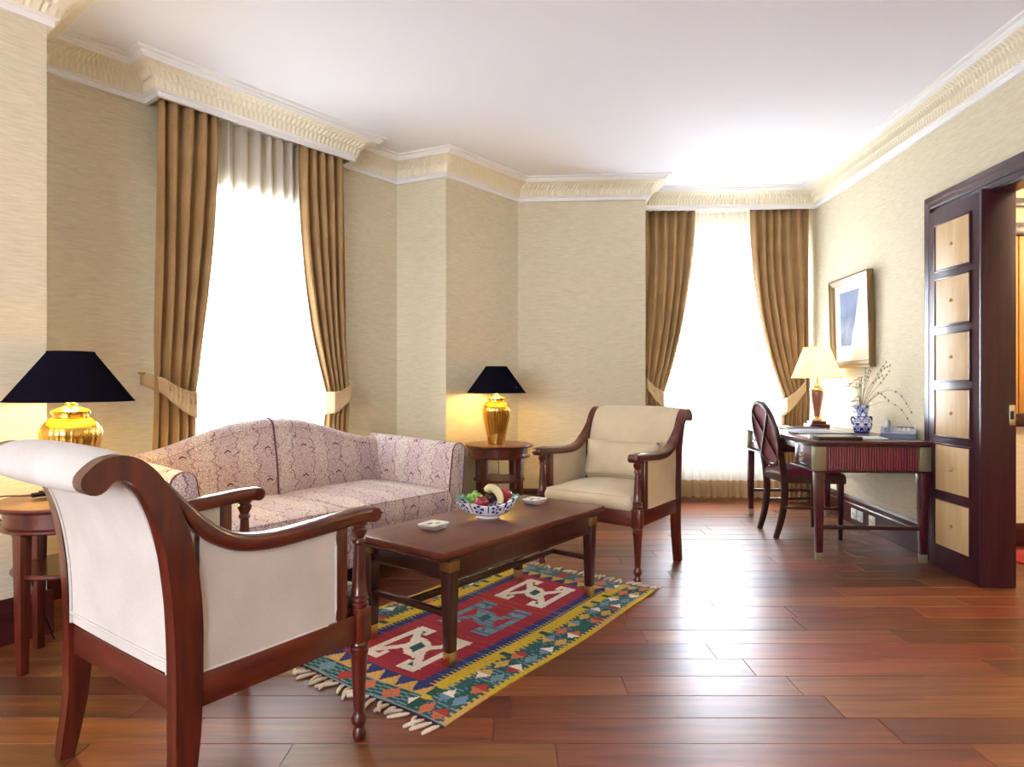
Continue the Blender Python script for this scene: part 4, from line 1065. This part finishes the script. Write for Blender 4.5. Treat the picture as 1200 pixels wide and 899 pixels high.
for sy in (-1, 1):
    g = G(); g.box((0, sy * (HY - .006), (ZA0 + ZA1) / 2), (2 * HX - .06, .03, ZA1 - ZA0), .001); rp = g.build('end_panel', 'reed', desk)
    n = 34; w = (2 * HX - .070) / n
    g = G()
    for k in range(n):
        x = -HX + .035 + (k + .5) * w
        g.sweep([(x, sy * (HY + .010), ZA0 + .002), (x, sy * (HY + .010), ZA1 - .002)], [(w * .46 * cos(a), .007 * sin(a)) for a in [2 * pi * q / 8 for q in range(8)]], up=Vector((0, 1, 0)))
    o = g.build('reeds', 'reed', rp); o['kind'] = 'stuff'
    g = G(); g.box((0, sy * HY, ZA0 - .005), (2 * HX + .075, .075, .010), .002); g.build('apron_bead', 'darkwood', desk)
    g = G(); g.box((0, sy * HY, .208), (2 * HX - .04, .022, .022), .002); g.build('end_stretcher', 'darkwood', desk)
g = G(); g.box((HX, 0, (ZA0 + ZA1) / 2), (.025, 2 * HY - .06, ZA1 - ZA0), .001); g.build('rear_apron', 'deskwood', desk)
for (a, b) in ((-HY + .033, -.33), (.33, HY - .033)):
    g = G(); g.box((-.005, (a + b) / 2, (ZA0 + ZA1) / 2), (2 * HX - .03, b - a, ZA1 - ZA0 - .004), .002); g.build('drawer_case', 'deskwood', desk)
    g = G(); g.box((-HX - .004, (a + b) / 2, (ZA0 + ZA1) / 2), (.022, b - a - .016, ZA1 - ZA0 - .022), .004); dr = g.build('drawer_front', 'deskwood', desk)
    g = G(); g.box((-HX - .017, (a + b) / 2, (ZA0 + ZA1) / 2), (.004, .032, .012), .001); pl = g.build('pull_plate', 'brass', dr)
    g = G(); g.tube([(-HX - .018, (a + b) / 2 - .03, (ZA0 + ZA1) / 2 + .008), (-HX - .034, (a + b) / 2 - .022, (ZA0 + ZA1) / 2), (-HX - .036, (a + b) / 2, (ZA0 + ZA1) / 2 - .006), (-HX - .034, (a + b) / 2 + .022, (ZA0 + ZA1) / 2), (-HX - .018, (a + b) / 2 + .03, (ZA0 + ZA1) / 2 + .008)], .005, 8); g.build('pull', 'brass', dr)
    g = G(); g.box((-HX, (a + b) / 2, ZA0 - .005), (.075, b - a + .07, .010), .002); g.build('apron_bead', 'darkwood', desk)
g = G(); g.box((-HX + .10, 0, ZA1 - .035), (.03, .66, .066), .002); g.build('kneehole_drawer', 'deskwood', desk)
def DL(x, y, z=0.0): return DC + Matrix.Rotation(DROT, 3, 'Z') @ Vector((x, y, z))
def to_desk(p):
    return Matrix.Rotation(-DROT, 3, 'Z') @ (Vector(p) - DC)

# desk chair
ch = thing('desk_chair', 'oval-back dark wood chair with burgundy seat at the desk', 'chair', (2.10, 4.70, 0), R(-90))
# local: y forward (to the desk), x to the right (towards the camera after the turn)
for sx in (-1, 1):
    g = G(); g.box((sx * .205, .205, .215), (.040, .040, .43), .004, taper=.62); g.build('front_leg', 'darkwood', ch)
    rl = spline([(sx * .150, -.225, 0), (sx * .152, -.185, .14), (sx * .158, -.165, .30), (sx * .160, -.172, .44), (sx * .165, -.190, .56), (sx * .168, -.203, .64)], 22)
    g = G(); g.sweep(rl, rrect(.030, .042, .006, 2), up=Vector((0, 1, 0)), scale=lambda s: .85 + .25 * sin(pi * s)); g.build('rear_leg', 'darkwood', ch)
g = G()
def seat(z0, e): return [( -.235 + e, .235 - e), (.235 - e, .235 - e), (.175 - e, -.19 + e), (-.175 + e, -.19 + e)]
g.prism(seat(0, 0), (0, 0, .425), (1, 0, 0), (0, 1, 0), (0, 0, 1), .06); bmesh.ops.bevel(g.bm, geom=list(g.bm.edges), offset=.006, segments=2, affect='EDGES'); g.build('seat_rail', 'darkwood', ch)
g = G()
def seatf(s, t):
    y = lerp(-.19, .235, t); w = lerp(.172, .232, t); a, b = s * 2 - 1, t * 2 - 1
    cr = max(0, (1 - abs(a) ** 3) * (1 - abs(b) ** 3)) ** .5; return Vector((a * w, y, .455 + .055 * cr))
g.grid(seatf, 17, 17); g.build('seat_cushion', 'burg', ch, angle=None)
TILT = R(13)
bc = Vector((0, -.235, .735))
def OV(a, b, d=0.0):    # back plane: a across, b up, d backwards
    return bc + Vector((a, -sin(TILT) * b - cos(TILT) * d, cos(TILT) * b - sin(TILT) * d))
g = G(); g.sweep([OV(.205 * cos(2 * pi * k / 56), .235 * sin(2 * pi * k / 56)) for k in range(56)], rrect(.034, .030, .008, 3), up=Vector((0, -cos(TILT), -sin(TILT))), closed=True); g.build('back_frame', 'darkwood', ch)
g = G(); g.grid(lambda s, t: OV(.197 * t * cos(2 * pi * s), .227 * t * sin(2 * pi * s), -.010 - .014 * (1 - t * t)), 48, 7, cu=True); bmesh.ops.remove_doubles(g.bm, verts=g.bm.verts, dist=1e-4); g.build('back_pad', 'burg', ch)
g = G(); g.grid(lambda s, t: OV(.197 * t * cos(2 * pi * s), .227 * t * sin(2 * pi * s), .004), 48, 4, cu=True); bmesh.ops.remove_doubles(g.bm, verts=g.bm.verts, dist=1e-4); g.build('back_panel', 'burg', ch)
for sg in (-1, 1):
    g = G(); g.sweep([OV(sg * lerp(-.145, .145, k / 16) , lerp(-.165, .165, k / 16), .012) for k in range(17)], rrect(.014, .016, .003, 2), up=Vector((0, -1, 0))); g.build('cross_splat', 'darkwood', ch)
for sx in (-1, 1):
    g = G(); g.box((sx * .185, .01, .22), (.018, .38, .018), .002, rot=Matrix.Rotation(-sx * .12, 4, 'Z')); g.build('side_stretcher', 'darkwood', ch)

# things on the desk (desk frame)
def on_desk(wx, wy): p = to_desk((wx, wy, 0)); return DL(p.x, p.y, DH)
lp = thing('desk_lamp', 'lit table lamp with cream shade and turned wooden base on the desk', 'lamp', on_desk(2.475, 5.20), DROT)
g = G(); g.box((0, 0, .014), (.150, .150, .028), .003); g.box((0, 0, .040), (.110, .110, .024), .004); g.build('lamp_base', 'mahog_x', lp)
g = G(); g.lathe([(.030, .052), (.040, .056), (.040, .066), (.030, .072), (.022, .080), (.022, .086)], 28); g.build('base_collar', 'brass', lp)
g = G(); g.lathe([(p.x, p.z) for p in spline([(.020, 0, .084), (.022, 0, .10), (.030, 0, .15), (.042, 0, .21), (.049, 0, .26), (.049, 0, .285), (.044, 0, .298)], 24)], 28); g.build('turned_body', wood('lamp_walnut', srgb(120, 62, 40), srgb(176, 108, 74), (20, 20, 4), .3, .5), lp)
g = G(); g.lathe([(.048, .296), (.054, .302), (.054, .310), (.040, .318), (.028, .324), (.030, .336), (.018, .344), (.012, .35), (.012, .40)], 28); g.build('neck', 'brass', lp)
z0, z1, r0, r1 = .402, .648, .190, .098
g = G(); g.lathe([(r0, z0), (r1, z1)], 56, capb=False, capt=False); sh = g.build('lamp_shade', 'creamshade', lp, angle=60, fix=False)
for r, z in ((r0, z0), (r1, z1)):
    g = G(); g.tube([(r * cos(2 * pi * k / 56), r * sin(2 * pi * k / 56), z) for k in range(56)], .0025, 6, closed=True); g.build('shade_rim', 'creamshade', sh)
g = G(); g.ball((0, 0, .47), .03, sz=1.3); g.build('bulb', 'bulb', lp)
d = bpy.data.lights.new('desk_lamp_light', 'POINT'); d.energy = 1.1; d.color = (1, .76, .42); d.shadow_soft_size = .05
lo = bpy.data.objects.new('desk_lamp_light', d); COL.objects.link(lo); lo.location = lp.location + Vector((0, 0, .53))

# blue and white jug
jug = thing('jug_vase', 'blue and white patterned two-handled jug holding dried grass', 'vase', on_desk(2.545, 4.66), .3)
jp = spline([(.044, 0, 0), (.050, 0, .006), (.066, 0, .035), (.070, 0, .065), (.063, 0, .095), (.048, 0, .115), (.041, 0, .130), (.043, 0, .155), (.052, 0, .190), (.055, 0, .202)], 46)
g = G(); g.lathe([(p.x, p.z) for p in jp], 64, capt=False)
lay = g.bm.loops.layers.float_color.new('Col')
BLUE = srgb(44, 58, 150); WHT = srgb(226, 228, 240)
for f in g.bm.faces:
    c = f.calc_center_median(); a = atan2(c.y, c.x) / (2 * pi); z = c.z
    n_ = 8 if z < .118 else 6; per = .056 if z < .118 else .064
    x = (a * n_) % 1.0; y = (z / per) % 1.0; dd = abs(x - .5) + abs(y - .5)
    blue = (.30 < dd < .62 and not (.40 < dd < .47)) or dd < .14
    if z < .008 or abs(z - .116) < .004: blue = True
    col = BLUE if blue else WHT
    for l in f.loops: l[lay] = col
g.build('jug_body', 'china', jug)
for sg in (-1, 1):
    g = G(); g.tube(spline([(sg * .058, 0, .098), (sg * .082, 0, .112), (sg * .094, 0, .098), (sg * .086, 0, .074), (sg * .066, 0, .058)], 16), .006, 8, up=Vector((0, 1, 0))); g.build('handle', plain('cobalt_glaze', srgb(52, 54, 90), .25), jug)
dry = thing('dried_grass', 'loose spray of dried grass and pale flowers standing in the jug', 'dried flowers', jug.location + Vector((0, 0, .03)))
rg = random.Random(21)
stems = [((.0, 0, .16), (.06, -.02, .30), (.16, -.06, .42), (.24, -.09, .50)), ((.0, 0, .16), (.05, .02, .28), (.12, .02, .40), (.19, .0, .53)), ((.01, 0, .16), (.09, -.03, .27), (.20, -.06, .36), (.29, -.08, .44)),
         ((.01, 0, .16), (.11, -.05, .25), (.24, -.10, .31), (.36, -.14, .28), (.46, -.17, .17)), ((.01, 0, .16), (.10, -.04, .20), (.24, -.08, .23), (.38, -.12, .19), (.50, -.15, .07)),
         ((0, 0, .16), (.06, .03, .30), (.12, .04, .40), (.14, .02, .47)), ((0, 0, .16), (.08, -.04, .30), (.18, -.09, .44), (.26, -.12, .48)), ((0, 0, .16), (.03, .0, .28), (.05, .0, .38), (.04, -.02, .46)),
         ((0, 0, .16), (.10, -.02, .24), (.20, -.03, .29), (.30, -.06, .24)), ((0, 0, .16), (.04, -.03, .26), (.10, -.06, .36), (.18, -.10, .41)), ((0, 0, .16), (-.02, -.02, .26), (-.05, -.04, .34), (-.06, -.06, .40))]
for st in stems:
    pts = spline([Vector((-p[0] * .03 - p[1] * .25, -p[0] * .98 + p[1] * .5, p[2] - .03)) for p in st], 18)
    g = G(); g.tube(pts, .0017, 5, scale=lambda s: 1.1 - .6 * s); so = g.build('grass_stem', rg.choice([M['stem'], M['stemg']]), dry)
    for q in range(4):
        p = pts[18 - q * 2]; g = G(); g.ball(p, .0042, sz=2.0, seg=6, rings=4); g.build('seed_head', 'stemg', so)
for k in range(12):
    zt = rg.uniform(.05, .36); x = rg.uniform(-.13, -.03) * (1.2 if zt < .2 else .8); y = rg.uniform(-.09, .02)
    pts = spline([(0, 0, .12), (x * .45, y * .5, max(.20, zt * .8 + .08)), (x, y, zt)], 10)
    g = G(); g.tube(pts, .0014, 5); so = g.build('flower_stem', 'stemg', dry)
    for q in range(5):
        a = q * 2 * pi / 5; g = G(); g.ball((x + .012 * cos(a), y + .012 * sin(a), zt + .006), .011, sz=.45, seg=8, rings=5); g.build('petal', 'petal', so)

# telephone
ph = thing('telephone', 'pale grey-blue desk telephone with handset', 'telephone', on_desk(2.535, 4.20), R(-32))
g = G(); g.prism([(-.10, .0), (.10, 0), (.10, .022), (.07, .062), (-.10, .030)], (0, 0, .001), (0, 1, 0), (0, 0, 1), (1, 0, 0), .20); bmesh.ops.bevel(g.bm, geom=list(g.bm.edges), offset=.005, segments=2, affect='EDGES'); g.build('phone_body', 'phone_d', ph)
g = G(); g.prism([(-.098, .031), (.066, .063), (.066, .067), (-.098, .035)], (0, 0, .001), (0, 1, 0), (0, 0, 1), (1, 0, 0), .196); g.build('faceplate', 'phone', ph)
hx = -.062
hs = spline([(hx, -.100, .052), (hx, -.08, .066), (hx, -.02, .080), (hx, .04, .092), (hx, .078, .092), (hx, .098, .082)], 20)
g = G(); g.sweep(hs, rrect(.040, .024, .010, 3), up=Vector((1, 0, 0)), scale=lambda s: 1 + .35 * abs(2 * s - 1) ** 3); g.build('handset', 'phone', ph)
for i in range(3):
    for j in range(4):
        y = -.055 + j * .024; g = G(); g.box((.005 + i * .026, y, .0375 + (y + .098) * .195 + .002), (.017, .014, .005), .001, rot=Matrix.Rotation(.19, 4, 'X')); g.build('key', 'plastic_w', ph)
g = G(); g.box((.035, .048, .066), (.09, .02, .004), .001, rot=Matrix.Rotation(.19, 4, 'X')); g.build('display', 'black', ph)

# papers and folders
def flat(name, label, cat, wx, wy, size, z, mat, rot, parts=()):
    t = thing(name, label, cat, on_desk(wx, wy) + Vector((0, 0, z)), rot)
    g = G(); g.box((0, 0, size[2] / 2), size, min(.003, size[2] * .3)); g.build('cover', mat, t)
    for nm, c, s, mt in parts:
        g = G(); g.box(c, s, min(.001, s[2] * .3)); g.build(nm, mt, t)
    return t
flat('leather_folder', 'dark leather folder on the near corner of the desk', 'folder', 2.055, 4.08, (.26, .20, .022), 0, 'leather', DROT, [('spine', (-.126, 0, .011), (.012, .202, .024), 'leather')])
flat('note_pad', 'white note pad lying flat next to the telephone', 'note pad', 2.30, 4.12, (.17, .15, .010), 0, 'page', DROT - .05, [('printed_line', (0, .03 - .02 * 0, .0103), (.11, .006, .0006), 'ink'), ('card_backing', (0, 0, .0015), (.172, .152, .003), 'folder')])
flat('desk_blotter', 'slate blue blotter in the middle of the desk', 'blotter', 2.20, 4.68, (.40, .40, .006), 0, 'folder', DROT, [('side_strip', (-.19, 0, .004), (.022, .42, .009), 'leather'), ('side_strip', (.19, 0, .004), (.022, .42, .009), 'leather')])
flat('menu_folder', 'black menu folder lying in front of the lamp base', 'folder', 2.26, 5.00, (.28, .19, .014), 0, 'black', DROT + .05, [('page_edge', (0, -.002, .006), (.290, .198, .006), 'page')])
flat('paper_sheet', 'loose white sheet of paper on the near desk edge', 'paper', 2.03, 4.30, (.15, .21, .002), 0, 'page', DROT + .1, [('printed_line', (0, .05, .0021), (.10, .01, .0004), 'ink')])
flat('booklet', 'thin white booklet on the far end of the desk', 'booklet', 2.17, 5.26, (.21, .15, .006), 0, 'page', DROT - .1, [('cover_print', (0, .02, .0062), (.14, .06, .0004), 'inkg')])

# ---------------------------------------------------------------- wall picture
PY0, PY1, PZ0, PZ1 = 5.36, 4.69, 1.225, 1.945
pic = thing('framed_picture', 'gilt framed blue-grey print hanging above the desk', 'picture', RW((PY0 + PY1) / 2, .004, (PZ0 + PZ1) / 2), ROT_R)
pic.rotation_euler = (0, R(-1.5), ROT_R); pic.location = RW((PY0 + PY1) / 2, .014, (PZ0 + PZ1) / 2)
# local: x = -room normal ... the face looks along -x
hw, hh = (PY0 - PY1) / 2, (PZ1 - PZ0) / 2
fw = .055
fp = [(0, 0), (0, .038), (.012, .044), (.022, .034), (.040, .030), (.048, .022), (fw, .018), (fw, 0)]
def rail(p, q, inn, mt):
    g = G(); d = (q - p).normalized()
    a = [g.bm.verts.new(p + (inn + d) * w + Vector((-h, 0, 0))) for w, h in fp]; b = [g.bm.verts.new(q + (inn - d) * w + Vector((-h, 0, 0))) for w, h in fp]
    for i in range(len(fp)): g.bm.faces.new((a[i], a[(i + 1) % len(fp)], b[(i + 1) % len(fp)], b[i]))
    g.cap(a); g.cap(list(reversed(b))); g.build('frame_rail', mt, pic)
cs = [Vector((0, -hw, -hh)), Vector((0, hw, -hh)), Vector((0, hw, hh)), Vector((0, -hw, hh))]
inn = [Vector((0, 0, 1)), Vector((0, -1, 0)), Vector((0, 0, -1)), Vector((0, 1, 0))]
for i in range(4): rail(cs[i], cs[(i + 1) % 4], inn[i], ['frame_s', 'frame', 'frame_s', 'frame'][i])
g = G(); g.box((-.008, 0, 0), (.004, 2 * hw - .10, 2 * hh - .10)); g.build('mat_board', 'page', pic)
mprint, nt, b = newmat('engraving')
tc = N(nt, 'ShaderNodeTexCoord'); mp = N(nt, 'ShaderNodeMapping'); nt.links.new(tc.outputs['Object'], mp.inputs[0])
n1 = N(nt, 'ShaderNodeTexNoise', i_Scale=7.0, i_Detail=6.0); nt.links.new(mp.outputs[0], n1.inputs['Vector'])
sx = N(nt, 'ShaderNodeSeparateXYZ'); nt.links.new(tc.outputs['Object'], sx.inputs[0])
mr = N(nt, 'ShaderNodeMapRange'); mr.inputs[1].default_value = -.24; mr.inputs[2].default_value = .24; nt.links.new(sx.outputs['Z'], mr.inputs[0])
ad = N(nt, 'ShaderNodeMath', operation='MULTIPLY_ADD'); ad.inputs[1].default_value = .45; nt.links.new(n1.outputs['Fac'], ad.inputs[0]); nt.links.new(mr.outputs[0], ad.inputs[2])
rp = ramp(nt, [(.18, srgb(140, 150, 168)), (.40, srgb(70, 80, 100)), (.55, srgb(120, 130, 150)), (.85, srgb(76, 92, 124)), (1.0, srgb(108, 122, 154))]); nt.links.new(ad.outputs[0], rp.inputs[0]); nt.links.new(rp.outputs[0], b.inputs['Base Color']); b.inputs['Roughness'].default_value = .6
g = G(); g.box((-.0110, .0, .03), (.002, .38, .43)); g.build('print', mprint, pic)
g = G(); g.box((-.0165, 0, 0), (.003, 2 * hw - .106, 2 * hh - .106)); g.build('glass_pane', 'picglass', pic, smooth=False)

# ---------------------------------------------------------------- sockets
def socket(label, p, nrm, s=.08):
    t = thing('power_socket', label, 'socket', p, atan2(nrm.y, nrm.x), 'white wall sockets')
    g = G(); g.box((.005, 0, 0), (.010, s, s), .004); g.build('face_plate', 'plastic_w', t)
    g = G(); g.lathe([(.022, 0), (.022, .004), (.018, .004), (.018, .0015), (0, .0015)], 20, (.009, 0, 0), rot=Matrix.Rotation(pi / 2, 4, 'Y'), capb=False, capt=False); rc = g.build('recess', 'plastic_w', t)
    for q in (-1, 1):
        g = G(); g.lathe([(.0028, 0), (.0028, .002)], 8, (.0105, q * .009, 0), rot=Matrix.Rotation(pi / 2, 4, 'Y')); g.build('pin_hole', 'black', t)
    return t
for y, w in ((4.98, 'far'), (4.88, 'middle'), (4.70, 'near')):
    s_ = socket(f'white power socket on the baseboard under the desk, the {w} one of three', RW(y, .023, .085), rn_)
s_ = socket('white power socket low on the nook wall beside the sofa arm', B_1.lerp(C_1, .16) + Vector((.772, -.635, 0)) * .001 + Vector((0, 0, .29)), Vector((.772, -.635, 0)))

# ---------------------------------------------------------------- on the coffee table
def TT(u, v, z=0.0): return TC + Vector((cos(ROT_U) * u - sin(ROT_U) * v, sin(ROT_U) * u + cos(ROT_U) * v, TZ + z))
def dish(label, wx, wy, rz):
    t = thing('square_dish', label, 'dish', (wx, wy, TZ), rz, 'white square dishes on the coffee table')
    sq = lambda h, r, z: [Vector((x, y, z)) for x, y in rrect(h * 2, h * 2 * .86, r, 4)]
    rings = [sq(.040, .010, 0), sq(.044, .012, .001), sq(.058, .015, .020), sq(.060, .016, .024), sq(.057, .014, .0245), sq(.050, .012, .016), sq(.030, .01, .015)]
    g = G(); vs = [[g.bm.verts.new(p) for p in r] for r in rings]
    for i in range(len(vs) - 1):
        for k in range(len(vs[0])): g.bm.faces.new((vs[i][k], vs[i][(k + 1) % len(vs[0])], vs[i + 1][(k + 1) % len(vs[0])], vs[i + 1][k]))
    g.cap(list(reversed(vs[0]))); g.cap(vs[-1]); g.build('dish_body', 'china_w', t)
    g = G(); g.box((0, 0, .0195), (.076, .062, .007), .002); cd = g.build('sachet', 'page', t)
    g = G(); g.box((-.012, .010, .0234), (.034, .016, .0008), .0002); g.build('printed_patch', 'ink', cd)
    g = G(); g.box((.014, -.012, .0234), (.030, .018, .0008), .0002); g.build('printed_patch', 'inkg', cd)
    return t
dish('white square dish with a printed sachet near the front of the coffee table', -.345, 2.815, ROT_U + .12)
dish('white square dish with a printed sachet behind the fruit bowl', .122, 3.41, ROT_U + .05)

BW = Vector((-.115, 3.045, TZ))
bowl = thing('fruit_bowl', 'boat-shaped blue and white porcelain bowl heaped with fruit', 'bowl', BW, ROT_U - .95)
g = G()
nseg = 120
def bowlp(a, t, off=0.0):
    """t 0 at the foot, 1 at the rim; two raised tips along x"""
    ca, sa = cos(a), sin(a); tip = abs(ca) ** 5
    rx = lerp(.048, .128 + .022 * tip, t ** .62); ry = lerp(.038, .084, t ** .62)
    z = .014 + t ** 1.6 * (.052 + .022 * ca * ca + .012 * ca + .008 * cos(3 * a)) 
    k = 1 - off / .09
    return Vector((rx * ca * k, ry * sa * k, z + off * .6))
ro = g.grid(lambda s, t: bowlp(2 * pi * s, t), nseg, 30, cu=True); ri = g.grid(lambda s, t: bowlp(2 * pi * s, t, .005), nseg, 30, cu=True)
for k in range(nseg): g.bm.faces.new((ro[k][-1], ro[(k + 1) % nseg][-1], ri[(k + 1) % nseg][-1], ri[k][-1]))
g.cap([ri[k][0] for k in range(nseg)])
lay = g.bm.loops.layers.float_color.new('Col')
for i, f in enumerate(g.bm.faces):
    c = f.calc_center_median(); a = atan2(c.y / .084, c.x / .135); t = max(0, min(1, (c.z - .014) / .07)); x = (a / (2 * pi) * 9 + .2) % 1.0
    p, q = (x - .5) * 1.0, (t - .52) * .95; rr_ = hypot(p, q)
    blue = (.13 < rr_ < .30 and sin(5 * atan2(q, p) + 1) > -.55) or rr_ < .06 or (abs(x - .02 - .10 * (t - .5)) < .055 and .2 < t < .9) or (t > .93 and (x * 2) % 1 < .3)
    for l in f.loops: l[lay] = BLUE if blue else srgb(238, 238, 248)
g.build('bowl_body', 'china', bowl)
g = G(); 
def footf(s, t):
    r = [1.0, 1.08, 1.05, .96][int(round(t * 3))]; z = [0.0, .003, .012, .017][int(round(t * 3))]
    return Vector((.052 * r * cos(2 * pi * s), .040 * r * sin(2 * pi * s), z))
rows = g.grid(footf, 40, 4, cu=True); g.cap([rows[k][0] for k in range(40)]); g.build('bowl_foot', 'china_w', bowl)
cb_, sb_ = cos(ROT_U - .95), sin(ROT_U - .95)
def BP(x, y, z): return BW + Vector((cb_ * x - sb_ * y, sb_ * x + cb_ * y, z))
ap = [(.004, -.030), (.016, -.033), (.030, -.026), (.038, -.008), (.039, .008), (.033, .024), (.020, .031), (.008, .028), (.003, .022)]
def apple(label, p, r, mat='apple', grp=None):
    t = thing('apple', label, 'apple', p, .4, grp); k = r / .039
    g = G(); g.lathe([(q.x * k, q.z * k) for q in spline([(a, 0, b) for a, b in ap], 24)], 26); g.build('apple_flesh', mat, t)
    g = G(); g.tube([(0, 0, .020 * k), (.002, 0, .03 * k), (.006, 0, .04 * k)], .0018, 6); g.build('stalk', 'stem', t)
    t.rotation_euler = (.3, .2, .4)
apple('shiny red apple at the front of the fruit bowl', BP(-.025, -.046, .078), .034)
apple('large red apple at the back of the fruit bowl', BP(.075, .024, .100), .040)
pl = thing('plum', 'dark purple plum in the middle of the fruit bowl', 'plum', BP(.012, .008, .092))
g = G(); g.lathe([(p.x, p.z) for p in spline([(.002, 0, -.028), (.018, 0, -.022), (.027, 0, 0), (.020, 0, .020), (.003, 0, .026)], 18)], 22, flute=lambda a, z: -.06 * exp(-(a / .25) ** 2)); g.build('plum_flesh', 'plum', pl)
g = G(); g.tube([(0, 0, .024), (.002, 0, .036)], .0015, 5); g.build('stalk', 'stem', pl)
ba = thing('banana', 'pale yellow banana curving over the top of the fruit', 'banana', BP(0, 0, 0), ROT_U - .95)
bp_ = spline([(-.012, .004, .128), (.006, .006, .142), (.030, .0, .138), (.052, -.010, .118), (.062, -.022, .092), (.060, -.030, .072)], 22)
g = G(); g.sweep(bp_, [(.0175 * cos(2 * pi * k / 10), .0175 * sin(2 * pi * k / 10)) for k in range(10)], up=Vector((.3, 1, 0)), scale=lambda s: .45 + .62 * sin(pi * min(1, max(0, s * .86 + .07))) ** .55); g.build('banana_skin', 'banana', ba)
g = G(); g.ball(bp_[0], .0075); g.build('stalk_end', 'stem', ba)
gb = thing('grape_bunch', 'bunch of green grapes at the left of the fruit bowl', 'grapes', BP(-.062, .020, .0), 0)
rg = random.Random(3)
for k in range(22):
    a = rg.uniform(0, 2 * pi); r = .034 * rg.random() ** .5; z = .072 + .036 * (1 - (r / .04) ** 2) * rg.random() + .01
    g = G(); g.ball((r * cos(a), r * sin(a), z), .0115, sz=1.12, seg=10, rings=7); g.build('grape', 'grape', gb)
g = G(); g.tube([(0, 0, .08), (.004, .004, .11), (.012, .008, .126)], .0018, 5); g.build('grape_stalk', 'stemg', gb)
for (nm, x, y, lab) in ((1, -.122, -.012, 'crumpled clear green film at the low end of the fruit bowl'), (2, .130, .020, 'crumpled clear green film at the raised end of the fruit bowl')):
    t = thing('food_film', lab, 'plastic film', BP(x, y, .088), ROT_U - .95)
    rf = random.Random(nm); g = G()
    vsr = [[(rf.uniform(-.006, .006), rf.uniform(-.006, .006), rf.uniform(-.010, .012)) for _ in range(8)] for _ in range(7)]
    g.grid(lambda s, q: Vector(((s - .5) * .060 + vsr[round(s * 6)][round(q * 7)][0], (q - .5) * .085 + vsr[round(s * 6)][round(q * 7)][1], .012 * sin(pi * s) + vsr[round(s * 6)][round(q * 7)][2])), 7, 8); g.build('film_sheet', 'film', t, smooth=False)
